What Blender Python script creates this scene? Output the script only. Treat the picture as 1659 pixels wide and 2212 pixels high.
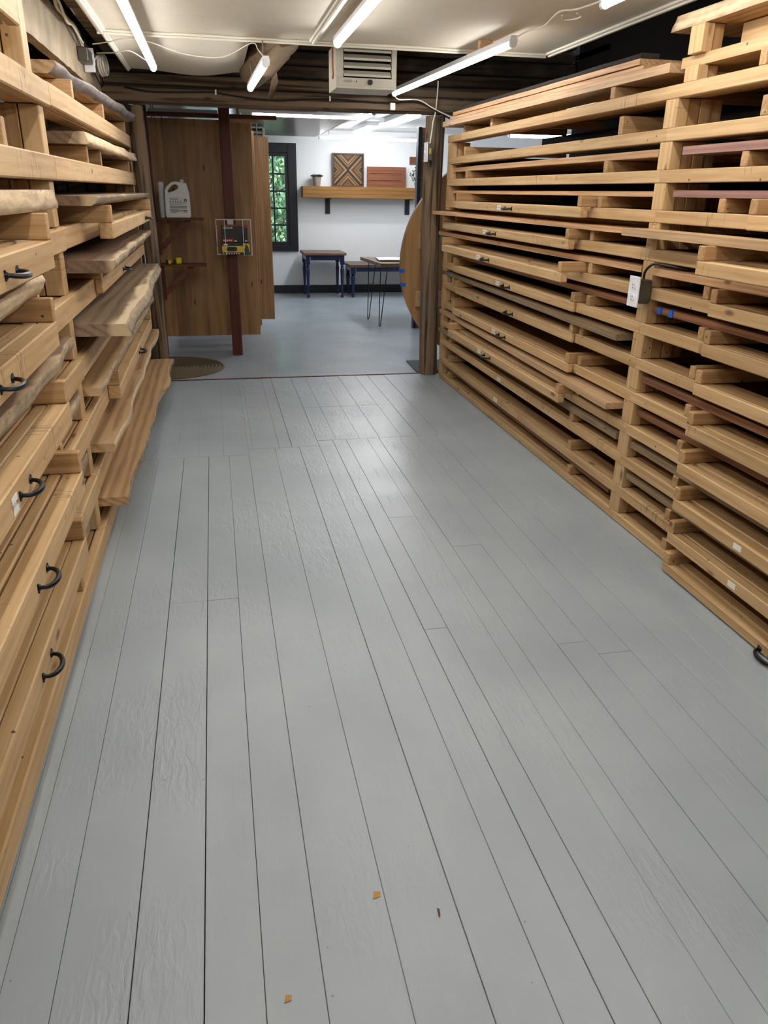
import bpy, bmesh, math, random
from mathutils import Vector, Matrix, noise
for o in list(bpy.data.objects): bpy.data.objects.remove(o)
S = bpy.context.scene; COL = S.collection
PI = math.pi

# ---------------- camera ----------------
cam = bpy.data.cameras.new('camera'); cam.sensor_fit = 'VERTICAL'; cam.sensor_height = 36.0
cam.lens = 1635.647 / 2212 * 36.0; cam.clip_start = 0.02; cam.clip_end = 100
co = bpy.data.objects.new('camera', cam); COL.objects.link(co); S.camera = co
co.matrix_world = Matrix(((0.978512, 0.065719, -0.195438, 0), (-0.205585, 0.383648, -0.900305, 0), (0.015812, 0.921138, 0.388915, 1.5), (0, 0, 0, 1)))

# ---------------- world, exposure ----------------
W = bpy.data.worlds.new('world'); S.world = W; W.use_nodes = True
bg = W.node_tree.nodes['Background']; bg.inputs[0].default_value = (0.62, 0.78, 1.0, 1); bg.inputs[1].default_value = 7.0
S.view_settings.view_transform = 'Standard'; S.view_settings.look = 'None'
S.view_settings.gamma = 1.0; S.view_settings.use_curve_mapping = False
S.view_settings.exposure = 0.56
TUBE_POWER = 26.0      # front room tubes
TUBE_FAR = 26.0        # far room tubes

# ---------------- materials ----------------
def lin(c):
    return tuple(((v/255.0)/12.92 if v/255.0 <= 0.04045 else ((v/255.0+0.055)/1.055)**2.4) for v in c) + (1.0,)
def base(name):
    m = bpy.data.materials.new(name); m.use_nodes = True
    nt = m.node_tree; b = nt.nodes['Principled BSDF']
    return m, nt, b
def plain(name, rgb, rough=0.5, metal=0.0, bump=0.0, bscale=40, var=0.0, spec=0.5):
    m, nt, b = base(name); b.inputs['Base Color'].default_value = lin(rgb)
    b.inputs['Roughness'].default_value = rough; b.inputs['Metallic'].default_value = metal
    b.inputs['Specular IOR Level'].default_value = spec
    tc = nt.nodes.new('ShaderNodeTexCoord')
    n = nt.nodes.new('ShaderNodeTexNoise'); n.inputs['Scale'].default_value = bscale; n.inputs['Detail'].default_value = 5
    nt.links.new(tc.outputs['Object'], n.inputs['Vector'])
    if var > 0:
        r = nt.nodes.new('ShaderNodeMixRGB'); r.blend_type = 'MULTIPLY'; r.inputs[1].default_value = lin(rgb)
        cr = nt.nodes.new('ShaderNodeValToRGB'); cr.color_ramp.elements[0].position = 0.3; cr.color_ramp.elements[1].position = 0.7
        cr.color_ramp.elements[0].color = (1-var, 1-var, 1-var, 1)
        nt.links.new(n.outputs['Fac'], cr.inputs[0]); nt.links.new(cr.outputs[0], r.inputs[2]); r.inputs[0].default_value = 1
        nt.links.new(r.outputs[0], b.inputs['Base Color'])
    if bump > 0:
        bp = nt.nodes.new('ShaderNodeBump'); bp.inputs['Strength'].default_value = bump; bp.inputs['Distance'].default_value = 0.004
        nt.links.new(n.outputs['Fac'], bp.inputs['Height']); nt.links.new(bp.outputs[0], b.inputs['Normal'])
    return m
def emit(name, rgb, power):
    m, nt, b = base(name); nt.nodes.remove(b)
    e = nt.nodes.new('ShaderNodeEmission'); e.inputs[0].default_value = (*rgb, 1); e.inputs[1].default_value = power
    nt.links.new(e.outputs[0], nt.nodes['Material Output'].inputs[0]); return m

def wood(name, c1, c2, axis='y', cross=26.0, along=1.3, knots=1.0, rough=0.55, sap=None, sap_w=0.09, sap_dir=-1, jitter=0.14, streak=0.5, kcol=(92, 58, 34), bands=0.0, band_axis='z', blen=1.0, contrast=1.0):
    """procedural timber with the grain along one object axis; random offset and tone per object"""
    m, nt, b = base(name); N = nt.nodes.new; L = nt.links.new
    tc = N('ShaderNodeTexCoord'); oi = N('ShaderNodeObjectInfo')
    ofs = N('ShaderNodeVectorMath'); ofs.operation = 'MULTIPLY'; ofs.inputs[1].default_value = (17.3, 31.7, 23.9)
    comb = N('ShaderNodeCombineXYZ')
    for i in range(3): L(oi.outputs['Random'], comb.inputs[i])
    L(comb.outputs[0], ofs.inputs[0])
    add = N('ShaderNodeVectorMath'); add.operation = 'ADD'; L(tc.outputs['Object'], add.inputs[0]); L(ofs.outputs[0], add.inputs[1])
    ax = 'xyz'.index(axis)
    def mp(cr, al):
        n = N('ShaderNodeMapping'); s = [cr]*3; s[ax] = al; n.inputs['Scale'].default_value = s; L(add.outputs[0], n.inputs['Vector']); return n
    m1 = mp(cross, along); m2 = mp(cross*7, along*3.0)
    n1 = N('ShaderNodeTexNoise'); n1.inputs['Scale'].default_value = 1; n1.inputs['Detail'].default_value = 4; n1.inputs['Distortion'].default_value = 1.2; L(m1.outputs[0], n1.inputs['Vector'])
    n2 = N('ShaderNodeTexNoise'); n2.inputs['Scale'].default_value = 1; n2.inputs['Detail'].default_value = 3; L(m2.outputs[0], n2.inputs['Vector'])
    # growth rings from a distorted wave
    mw = mp(cross*0.45, along*0.5)
    wv = N('ShaderNodeTexWave'); wv.wave_type = 'RINGS'; wv.rings_direction = axis.upper(); wv.inputs['Scale'].default_value = 1.6
    wv.inputs['Distortion'].default_value = 5.0; wv.inputs['Detail'].default_value = 2; wv.inputs['Detail Scale'].default_value = 0.6; L(mw.outputs[0], wv.inputs['Vector'])
    a1 = N('ShaderNodeMath'); a1.operation = 'MULTIPLY'; a1.inputs[1].default_value = 0.55*contrast; L(n1.outputs['Fac'], a1.inputs[0])
    a2 = N('ShaderNodeMath'); a2.operation = 'MULTIPLY_ADD'; a2.inputs[1].default_value = 0.28*streak*contrast; L(wv.outputs['Fac'], a2.inputs[0]); L(a1.outputs[0], a2.inputs[2])
    a3 = N('ShaderNodeMath'); a3.operation = 'MULTIPLY_ADD'; a3.inputs[1].default_value = 0.42*contrast; L(n2.outputs['Fac'], a3.inputs[0]); L(a2.outputs[0], a3.inputs[2])
    cr = N('ShaderNodeValToRGB'); e = cr.color_ramp.elements; e[0].position = 0.30; e[0].color = lin(c1); e[1].position = 0.78; e[1].color = lin(c2)
    L(a3.outputs[0], cr.inputs[0]); colr = cr.outputs[0]
    if sap:
        sx = N('ShaderNodeSeparateXYZ'); L(tc.outputs['Object'], sx.inputs[0])
        nn = N('ShaderNodeTexNoise'); nn.inputs['Scale'].default_value = 2.2; nn.inputs['Detail'].default_value = 3; L(tc.outputs['Object'], nn.inputs['Vector'])
        w = N('ShaderNodeMath'); w.operation = 'MULTIPLY_ADD'; w.inputs[1].default_value = -0.22; L(nn.outputs['Fac'], w.inputs[0])
        if sap_dir < 0:
            ng = N('ShaderNodeMath'); ng.operation = 'MULTIPLY'; ng.inputs[1].default_value = -1; L(sx.outputs[0], ng.inputs[0]); L(ng.outputs[0], w.inputs[2])
        else: L(sx.outputs[0], w.inputs[2])
        g = N('ShaderNodeMapRange'); g.inputs[1].default_value = sap_w-0.11; g.inputs[2].default_value = sap_w-0.085; g.inputs[3].default_value = 1; g.inputs[4].default_value = 0
        L(w.outputs[0], g.inputs[0])
        mx = N('ShaderNodeMixRGB'); L(g.outputs[0], mx.inputs[0]); L(colr, mx.inputs[1])
        m3 = N('ShaderNodeMixRGB'); m3.blend_type = 'MIX'; m3.inputs[0].default_value = 0.72; L(colr, m3.inputs[1]); m3.inputs[2].default_value = lin(sap)
        L(m3.outputs[0], mx.inputs[2]); colr = mx.outputs[0]
    if bands > 0:   # glued-up staves of different tone
        sb = N('ShaderNodeSeparateXYZ'); L(tc.outputs['Object'], sb.inputs[0])
        q = N('ShaderNodeMath'); q.operation = 'DIVIDE'; q.inputs[1].default_value = bands; L(sb.outputs['xyz'.index(band_axis)], q.inputs[0])
        fl = N('ShaderNodeMath'); fl.operation = 'FLOOR'; L(q.outputs[0], fl.inputs[0])
        f2 = N('ShaderNodeMath'); f2.operation = 'ADD'; L(fl.outputs[0], f2.inputs[0]); L(oi.outputs['Random'], f2.inputs[1])
        wn = N('ShaderNodeTexWhiteNoise'); wn.noise_dimensions = '1D'; L(f2.outputs[0], wn.inputs['W'])
        hb = N('ShaderNodeHueSaturation'); mr = N('ShaderNodeMapRange'); mr.inputs[3].default_value = 0.72; mr.inputs[4].default_value = 1.28
        L(wn.outputs['Value'], mr.inputs[0]); L(mr.outputs[0], hb.inputs['Value']); L(colr, hb.inputs['Color']); colr = hb.outputs[0]
    if name.startswith(('old_log', 'dark_log')):   # long drying cracks and grey weathering
        mcr = mp(34.0, 1.1); ncr = N('ShaderNodeTexNoise'); ncr.inputs['Scale'].default_value = 1; ncr.inputs['Detail'].default_value = 5; L(mcr.outputs[0], ncr.inputs['Vector'])
        rcr = N('ShaderNodeMapRange'); rcr.inputs[1].default_value = 0.50; rcr.inputs[2].default_value = 0.62; rcr.inputs[3].default_value = 0; rcr.inputs[4].default_value = 0.85
        L(ncr.outputs['Fac'], rcr.inputs[0]); mcx = N('ShaderNodeMixRGB'); L(rcr.outputs[0], mcx.inputs[0]); L(colr, mcx.inputs[1]); mcx.inputs[2].default_value = lin((30, 22, 17))
        nw = N('ShaderNodeTexNoise'); nw.inputs['Scale'].default_value = 2.4; nw.inputs['Detail'].default_value = 4; L(add.outputs[0], nw.inputs['Vector'])
        rw_ = N('ShaderNodeMapRange'); rw_.inputs[1].default_value = 0.48; rw_.inputs[2].default_value = 0.68; rw_.inputs[3].default_value = 0; rw_.inputs[4].default_value = 0.5
        L(nw.outputs['Fac'], rw_.inputs[0]); mw2 = N('ShaderNodeMixRGB'); L(rw_.outputs[0], mw2.inputs[0]); L(mcx.outputs[0], mw2.inputs[1]); mw2.inputs[2].default_value = lin((112, 104, 92)); colr = mw2.outputs[0]
    if name.startswith(('pine', 'pale_pine')):
        vn = N('ShaderNodeTexVoronoi'); vn.inputs['Scale'].default_value = 14.0; L(add.outputs[0], vn.inputs['Vector'])
        ln = N('ShaderNodeMapRange'); ln.inputs[1].default_value = 0.055; ln.inputs[2].default_value = 0.085; ln.inputs[3].default_value = 0.85; ln.inputs[4].default_value = 0
        L(vn.outputs['Distance'], ln.inputs[0]); mn = N('ShaderNodeMixRGB'); L(ln.outputs[0], mn.inputs[0]); L(colr, mn.inputs[1]); mn.inputs[2].default_value = lin((70, 46, 32)); colr = mn.outputs[0]
        if name.startswith('pale_pine'):   # short saw marks and bark wane across the edge
            mc = mp(9.0, 75.0); nc = N('ShaderNodeTexNoise'); nc.inputs['Scale'].default_value = 1; nc.inputs['Detail'].default_value = 2; L(mc.outputs[0], nc.inputs['Vector'])
            n5 = N('ShaderNodeTexNoise'); n5.inputs['Scale'].default_value = 3.0; L(add.outputs[0], n5.inputs['Vector'])
            pm = N('ShaderNodeMath'); pm.operation = 'MULTIPLY'; L(nc.outputs['Fac'], pm.inputs[0]); L(n5.outputs['Fac'], pm.inputs[1])
            rc = N('ShaderNodeMapRange'); rc.inputs[1].default_value = 0.385; rc.inputs[2].default_value = 0.43; rc.inputs[3].default_value = 0; rc.inputs[4].default_value = 0.6
            L(pm.outputs[0], rc.inputs[0]); mc2 = N('ShaderNodeMixRGB'); L(rc.outputs[0], mc2.inputs[0]); L(colr, mc2.inputs[1]); mc2.inputs[2].default_value = lin((120, 84, 58)); colr = mc2.outputs[0]
    if knots > 0:
        mk = mp(9.0, 3.2)
        vo = N('ShaderNodeTexVoronoi'); vo.inputs['Scale'].default_value = 1.0; vo.inputs['Randomness'].default_value = 1; L(mk.outputs[0], vo.inputs['Vector'])
        mr2 = N('ShaderNodeMapRange'); mr2.inputs[1].default_value = 0.05*knots; mr2.inputs[2].default_value = 0.12*knots; mr2.inputs[3].default_value = 0.8; mr2.inputs[4].default_value = 0
        L(vo.outputs['Distance'], mr2.inputs[0])
        mk2 = N('ShaderNodeMixRGB'); L(mr2.outputs[0], mk2.inputs[0]); L(colr, mk2.inputs[1]); mk2.inputs[2].default_value = lin(kcol); colr = mk2.outputs[0]
    hs = N('ShaderNodeHueSaturation'); mr = N('ShaderNodeMapRange'); mr.inputs[3].default_value = 1-jitter; mr.inputs[4].default_value = 1+jitter
    L(oi.outputs['Random'], mr.inputs[0]); L(mr.outputs[0], hs.inputs['Value']); L(colr, hs.inputs['Color'])
    L(hs.outputs[0], b.inputs['Base Color']); b.inputs['Roughness'].default_value = rough; b.inputs['Specular IOR Level'].default_value = 0.35
    bp = N('ShaderNodeBump'); bp.inputs['Strength'].default_value = 0.08; bp.inputs['Distance'].default_value = 0.001
    L(a3.outputs[0], bp.inputs['Height']); L(bp.outputs[0], b.inputs['Normal'])
    return m

PA, PB = (156, 118, 76), (214, 180, 134)
pine = {a: wood('pine_'+a, PA, PB, a, cross=20, contrast=.85, streak=.35, knots=1.0) for a in 'xyz'}
pineL = {a: wood('pale_pine_'+a, (180, 144, 98), (224, 196, 152), a, cross=15, knots=1.05, contrast=.8, streak=.4, jitter=.08) for a in 'xyz'}
M_thin = wood('planed_board', (168, 122, 84), (218, 180, 136), 'y', knots=0.8)
M_brown = wood('brown_board', (98, 62, 42), (150, 104, 72), 'y', knots=0.6)
M_grey = wood('grey_board', (112, 92, 68), (168, 144, 110), 'y', knots=0.6)
M_purple = wood('purple_board', (112, 78, 74), (160, 124, 112), 'y', knots=0.5)
M_pale = wood('pale_board', (170, 136, 100), (214, 182, 142), 'y', knots=0.7)
M_walnut = wood('slab_walnut', (92, 72, 58), (142, 116, 94), 'y', cross=14, sap=(222, 198, 160), sap_w=0.0, knots=0.5)
M_ash = wood('slab_ash', (106, 88, 72), (154, 132, 108), 'y', cross=12, streak=1.6, sap=(232, 210, 170), sap_w=0.02, knots=0.4)
M_elm = wood('slab_elm', (138, 106, 72), (192, 158, 116), 'y', cross=12, streak=1.5, sap=(206, 178, 138), sap_w=0.01, knots=0.6)
M_oakS = wood('slab_oak', (146, 112, 76), (198, 164, 122), 'y', cross=14, streak=1.2, knots=0.5)
M_bark = plain('bark', (58, 50, 46), 0.9, bump=1.0, bscale=60, var=0.6)
M_live = wood('live_edge', (98, 84, 68), (182, 160, 130), 'y', cross=14, along=7, knots=0.9, streak=.6, rough=0.75)
M_liveP = wood('pale_live_edge', (158, 134, 106), (222, 198, 162), 'y', cross=16, along=7, knots=0.6, streak=.6, rough=0.7)
M_darkbark = wood('dark_live_edge', (36, 30, 30), (128, 118, 114), 'y', cross=9, along=5, knots=0, streak=0.3, rough=0.6, contrast=1.2)
M_log = {a: wood('old_log_'+a, (50, 39, 30), (122, 102, 80), a, cross=9, along=1.0, knots=1.1, rough=0.85, kcol=(34, 24, 18), contrast=1.5) for a in 'xz'}
M_logd = wood('dark_log', (36, 28, 24), (80, 64, 50), 'x', cross=12, along=1.5, knots=0.9, rough=0.9, kcol=(24, 18, 14))
M_red = wood('red_stain', (62, 24, 14), (100, 46, 28), 'z', cross=20, knots=0.4, rough=0.5)
M_redx = wood('red_stain_shelf', (72, 36, 22), (118, 66, 42), 'x', cross=20, knots=0.3, rough=0.5)
M_panel = wood('wood_panel', (118, 84, 52), (188, 146, 100), 'z', cross=9, along=0.8, bands=0.155, band_axis='x', knots=1.0, streak=0.15, rough=0.45, kcol=(48, 30, 22), jitter=.08)
M_table = wood('round_top_wood', (122, 90, 56), (176, 138, 94), 'z', cross=8, along=0.7, bands=0.17, band_axis='x', knots=0.4, streak=0.2, rough=0.45)
M_ttop = wood('table_walnut', (66, 48, 36), (118, 90, 66), 'x', cross=14, knots=0.4, rough=0.4)
M_mantel = wood('mantel_wood', (112, 76, 36), (158, 114, 60), 'x', cross=12, along=1.2, streak=.6, knots=0.4, rough=0.45)
M_cedar = wood('cedar_board', (88, 46, 28), (136, 84, 56), 'x', cross=18, knots=0.3)
M_painted = plain('old_painted_board', (176, 160, 136), 0.8, bump=1.0, bscale=7, var=0.38)
M_white = plain('white_wall', (226, 228, 228), 0.7, bump=0.15, bscale=30)
M_ceil = plain('cream_ceiling', (214, 207, 192), 0.75, bump=0.1, bscale=8, var=0.05)
M_trim = plain('cream_trim', (232, 228, 214), 0.5, bump=0.2, bscale=30)
M_soff = wood('grey_soffit', (108, 102, 94), (142, 136, 126), 'x', cross=8, along=0.6, knots=0, rough=0.28, jitter=0)
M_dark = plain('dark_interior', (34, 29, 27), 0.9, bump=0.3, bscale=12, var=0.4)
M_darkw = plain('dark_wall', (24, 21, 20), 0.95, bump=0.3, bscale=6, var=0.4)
M_lwall = plain('dusty_wallboard', (128, 128, 132), 0.9, bump=0.3, bscale=6, var=0.35)
M_black = plain('black_trim', (18, 20, 27), 0.4)
M_iron = plain('black_iron', (16, 16, 18), 0.35, 0.4)
M_navy = plain('navy_paint', (16, 24, 66), 0.3)
M_cablew = plain('white_cable', (228, 222, 210), 0.5)
M_cableb = plain('black_cable', (22, 18, 18), 0.5)
M_plast = plain('white_plastic', (214, 214, 212), 0.35)
M_plate = plain('white_outlet_plate', (238, 240, 246), 0.3)
M_steel = plain('grey_steel', (108, 106, 98), 0.4, 0.6, bump=0.2)
M_heat = plain('cream_enamel', (196, 192, 176), 0.4, bump=0.1, var=0.08)
M_heatd = plain('heater_inside', (34, 34, 40), 0.6)
M_copper = plain('copper_cable', (150, 88, 56), 0.45, 0.3)
M_paper = plain('paper_label', (236, 234, 226), 0.6)
M_ink = plain('ink', (36, 36, 38), 0.6)
M_inkg = plain('grey_ink', (96, 98, 98), 0.6)
M_tape = plain('blue_tape', (28, 96, 206), 0.6)
M_yel = plain('yellow_plastic', (240, 206, 24), 0.35)
M_blk = plain('black_plastic', (20, 20, 22), 0.4)
M_redp = plain('red_card', (178, 26, 32), 0.4)
M_yelc = plain('yellow_card', (214, 176, 48), 0.45)
M_rug = plain('braided_rug', (104, 90, 66), 0.95, bump=0.8, bscale=120, var=0.3)
M_mat = plain('rubber_mat', (58, 60, 66), 0.8, bump=0.5, bscale=150)
M_pot = plain('stone_pot', (156, 146, 132), 0.8, bump=0.6, bscale=90, var=0.35)
M_succ = plain('succulent_leaf', (70, 84, 66), 0.5, var=0.4, bscale=30)
M_jade = plain('jade_leaf', (30, 50, 34), 0.4)
M_leaf = plain('hedge_leaf', (158, 184, 122), 0.5, var=0.5, bscale=3)
M_leaf2 = plain('hedge_leaf_dark', (92, 132, 88), 0.5, var=0.5, bscale=3)
M_burlap = plain('plaster_wrap', (150, 128, 102), 0.9, bump=1.0, bscale=14, var=0.4)
M_sheet = plain('white_sheet', (224, 222, 210), 0.6)
M_foam = plain('tan_foam', (172, 132, 78), 0.8, bump=0.6)
M_housing = plain('lamp_housing', (222, 222, 226), 0.35)
M_tube = emit('tube_light', (1.0, 0.968, 0.93), TUBE_POWER)
M_tubef = emit('tube_light_far', (0.97, 0.98, 1.0), TUBE_FAR)
m, nt, b = base('window_glass')
nt.nodes.remove(b); tr = nt.nodes.new('ShaderNodeBsdfTransparent'); gl = nt.nodes.new('ShaderNodeBsdfGlossy'); gl.inputs['Roughness'].default_value = 0.02
fr = nt.nodes.new('ShaderNodeFresnel'); fr.inputs[0].default_value = 1.45; mx = nt.nodes.new('ShaderNodeMixShader')
nt.links.new(fr.outputs[0], mx.inputs[0]); nt.links.new(tr.outputs[0], mx.inputs[1]); nt.links.new(gl.outputs[0], mx.inputs[2]); nt.links.new(mx.outputs[0], nt.nodes['Material Output'].inputs[0])
M_glass = m

def floor_mat(name, c1, c2, rough_lo, rough_hi, scuff):
    m, nt, b = base(name); N = nt.nodes.new; L = nt.links.new
    tc = N('ShaderNodeTexCoord')
    n = N('ShaderNodeTexNoise'); n.inputs['Scale'].default_value = 1.6; n.inputs['Detail'].default_value = 6; L(tc.outputs['Object'], n.inputs['Vector'])
    cr = N('ShaderNodeValToRGB'); cr.color_ramp.elements[0].position = .35; cr.color_ramp.elements[1].position = .65
    cr.color_ramp.elements[0].color = lin(c1); cr.color_ramp.elements[1].color = lin(c2); L(n.outputs['Fac'], cr.inputs[0])
    # chips, nail heads and grit
    vo = N('ShaderNodeTexVoronoi'); vo.inputs['Scale'].default_value = 11; L(tc.outputs['Object'], vo.inputs['Vector'])
    n4 = N('ShaderNodeTexNoise'); n4.inputs['Scale'].default_value = 4; L(tc.outputs['Object'], n4.inputs['Vector'])
    ml = N('ShaderNodeMath'); ml.operation = 'MULTIPLY'; ml.inputs[1].default_value = 0.06; L(n4.outputs['Fac'], ml.inputs[0])
    lt = N('ShaderNodeMath'); lt.operation = 'LESS_THAN'; L(vo.outputs['Distance'], lt.inputs[0]); L(ml.outputs[0], lt.inputs[1])
    mm = N('ShaderNodeMath'); mm.operation = 'MULTIPLY'; mm.inputs[1].default_value = scuff; L(lt.outputs[0], mm.inputs[0])
    mx = N('ShaderNodeMixRGB'); L(mm.outputs[0], mx.inputs[0]); L(cr.outputs[0], mx.inputs[1]); mx.inputs[2].default_value = lin((92, 92, 90))
    L(mx.outputs[0], b.inputs['Base Color'])
    # brushed thick paint: stretched ripples along the boards
    mp = N('ShaderNodeMapping'); mp.inputs['Scale'].default_value = (46, 13, 1); L(tc.outputs['Object'], mp.inputs['Vector'])
    n2 = N('ShaderNodeTexNoise'); n2.inputs['Scale'].default_value = 1; n2.inputs['Detail'].default_value = 5; n2.inputs['Distortion'].default_value = 0.9; L(mp.outputs[0], n2.inputs['Vector'])
    n3 = N('ShaderNodeTexNoise'); n3.inputs['Scale'].default_value = 2.3; n3.inputs['Detail'].default_value = 2; L(tc.outputs['Object'], n3.inputs['Vector'])
    rm = N('ShaderNodeMapRange'); rm.inputs[1].default_value = .4; rm.inputs[2].default_value = .62; L(n3.outputs['Fac'], rm.inputs[0])
    mu = N('ShaderNodeMath'); mu.operation = 'MULTIPLY'; L(n2.outputs['Fac'], mu.inputs[0]); L(rm.outputs[0], mu.inputs[1])
    bp = N('ShaderNodeBump'); bp.inputs['Strength'].default_value = 0.9; bp.inputs['Distance'].default_value = 0.004; L(mu.outputs[0], bp.inputs['Height'])
    L(bp.outputs[0], b.inputs['Normal'])
    r = N('ShaderNodeMapRange'); r.inputs[3].default_value = rough_lo; r.inputs[4].default_value = rough_hi; L(n.outputs['Fac'], r.inputs[0]); L(r.outputs[0], b.inputs['Roughness'])
    b.inputs['Specular IOR Level'].default_value = 0.5
    return m
M_floor = floor_mat('grey_floor_paint', (148, 158, 165), (160, 170, 176), 0.285, 0.36, 0.5)
M_floor2 = floor_mat('far_floor_paint', (150, 160, 168), (160, 168, 176), 0.20, 0.28, 0.15)

# ---------------- mesh builder ----------------
ORG = {}
class MB:
    def __init__(s): s.v = []; s.f = []; s.m = []
    def add(s, vs, fs, mi=0):
        k = len(s.v); s.v += [tuple(v) for v in vs]
        for i, f in enumerate(fs): s.f.append(tuple(k+a for a in f)); s.m.append(mi if isinstance(mi, int) else mi[i])
        return s
    def box(s, x0, x1, y0, y1, z0, z1, mi=0, c=0.0):
        if x0 > x1: x0, x1 = x1, x0
        if y0 > y1: y0, y1 = y1, y0
        c = min(c, (x1-x0)*.3, (y1-y0)*.3, (z1-z0)*.3)
        if c <= 0:
            s.add([(x0, y0, z0), (x1, y0, z0), (x1, y1, z0), (x0, y1, z0), (x0, y0, z1), (x1, y0, z1), (x1, y1, z1), (x0, y1, z1)],
                  [(0, 3, 2, 1), (4, 5, 6, 7), (0, 1, 5, 4), (1, 2, 6, 5), (2, 3, 7, 6), (3, 0, 4, 7)], mi)
            return s
        bm = bmesh.new(); bmesh.ops.create_cube(bm, size=1)
        for v in bm.verts: v.co = Vector(((x0+x1)/2+v.co.x*(x1-x0), (y0+y1)/2+v.co.y*(y1-y0), (z0+z1)/2+v.co.z*(z1-z0)))
        bmesh.ops.bevel(bm, geom=bm.edges[:], offset=c, segments=1, affect='EDGES')
        bm.verts.index_update(); s.add([v.co[:] for v in bm.verts], [[v.index for v in f.verts] for f in bm.faces], mi); bm.free(); return s
    def prism(s, pts, d, mi=0):
        """closed outline pts (3d) extruded by vector d"""
        n = len(pts); d = Vector(d); a = [Vector(p) for p in pts]; b = [p+d for p in a]
        s.add([*a, *b], [tuple(range(n))[::-1], tuple(range(n, 2*n))] + [(i, (i+1) % n, n+(i+1) % n, n+i) for i in range(n)], mi); return s
    def tube(s, pts, r, n=8, mi=0, caps=True):
        pts = [Vector(p) for p in pts]; rs = r if isinstance(r, (list, tuple)) else [r]*len(pts)
        rings = []; up = Vector((0, 0, 1)); prev = None
        for i, p in enumerate(pts):
            t = (pts[min(i+1, len(pts)-1)]-pts[max(i-1, 0)]).normalized()
            if prev is None:
                a = t.cross(up) if abs(t.dot(up)) < .95 else t.cross(Vector((1, 0, 0)))
            else: a = prev - t*prev.dot(t)
            a.normalize(); b = t.cross(a); prev = a
            rings.append([p+(a*math.cos(2*PI*k/n)+b*math.sin(2*PI*k/n))*rs[i] for k in range(n)])
        vs = [q for g in rings for q in g]; fs = []
        for i in range(len(rings)-1):
            for k in range(n): fs.append((i*n+k, i*n+(k+1) % n, (i+1)*n+(k+1) % n, (i+1)*n+k))
        if caps: fs += [tuple(range(n))[::-1], tuple((len(rings)-1)*n+k for k in range(n))]
        s.add(vs, fs, mi); return s
    def lathe(s, cx, cy, prof, n=16, mi=0):
        vs = [(cx+r*math.cos(2*PI*k/n), cy+r*math.sin(2*PI*k/n), z) for r, z in prof for k in range(n)]; fs = []
        for i in range(len(prof)-1):
            for k in range(n): fs.append((i*n+k, i*n+(k+1) % n, (i+1)*n+(k+1) % n, (i+1)*n+k))
        fs += [tuple(range(n))[::-1], tuple((len(prof)-1)*n+k for k in range(n))]
        s.add(vs, fs, mi); return s
    def build(s, name, mats, parent=None, org=None, smooth=False):
        if not isinstance(mats, (list, tuple)): mats = [mats]
        if org is None:
            xs, ys, zs = zip(*s.v); org = ((min(xs)+max(xs))/2, (min(ys)+max(ys))/2, (min(zs)+max(zs))/2)
        org = Vector(org); me = bpy.data.meshes.new(name)
        me.from_pydata([tuple(Vector(v)-org) for v in s.v], [], s.f)
        for k in mats: me.materials.append(k)
        for p, k in zip(me.polygons, s.m): p.material_index = k; p.use_smooth = smooth
        bm = bmesh.new(); bm.from_mesh(me); bmesh.ops.recalc_face_normals(bm, faces=bm.faces); bm.to_mesh(me); bm.free()
        if smooth:
            try: me.set_sharp_from_angle(angle=math.radians(40))
            except Exception: pass
        o = bpy.data.objects.new(name, me); COL.objects.link(o); ORG[o] = org
        if parent: o.parent = parent; o.location = org-ORG[parent]
        else: o.location = org
        return o
def thing(name, label, cat, loc, group=None):
    o = bpy.data.objects.new(name, None); COL.objects.link(o); o.location = loc; ORG[o] = Vector(loc); o.empty_display_size = .05
    return tag(o, label, cat, group)
def tag(o, label, cat, group=None):
    o['label'] = label; o['category'] = cat
    if group: o['group'] = group
    return o
def struct(o): o['kind'] = 'structure'; return o
def B(x0, x1, y0, y1, z0, z1, c=0.0): return MB().box(x0, x1, y0, y1, z0, z1, 0, c)
def textmesh(body, size):
    cu = bpy.data.curves.new('writing', 'FONT'); cu.body = body; cu.size = size; cu.align_x = 'CENTER'; cu.align_y = 'CENTER'; cu.resolution_u = 2
    o = bpy.data.objects.new('writing', cu); COL.objects.link(o); dg = bpy.context.evaluated_depsgraph_get(); dg.update()
    me = o.evaluated_get(dg).to_mesh(); vs = [v.co.copy() for v in me.vertices]; fs = [tuple(p.vertices) for p in me.polygons]
    o.evaluated_get(dg).to_mesh_clear(); bpy.data.objects.remove(o); bpy.data.curves.remove(cu); return vs, fs
def writing(mb, body, size, c, X, Y, mi=0):
    X = Vector(X); Y = Vector(Y); c = Vector(c); vs, fs = textmesh(body, size)
    mb.add([c+X*v.x+Y*v.y for v in vs], fs, mi); return mb

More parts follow.
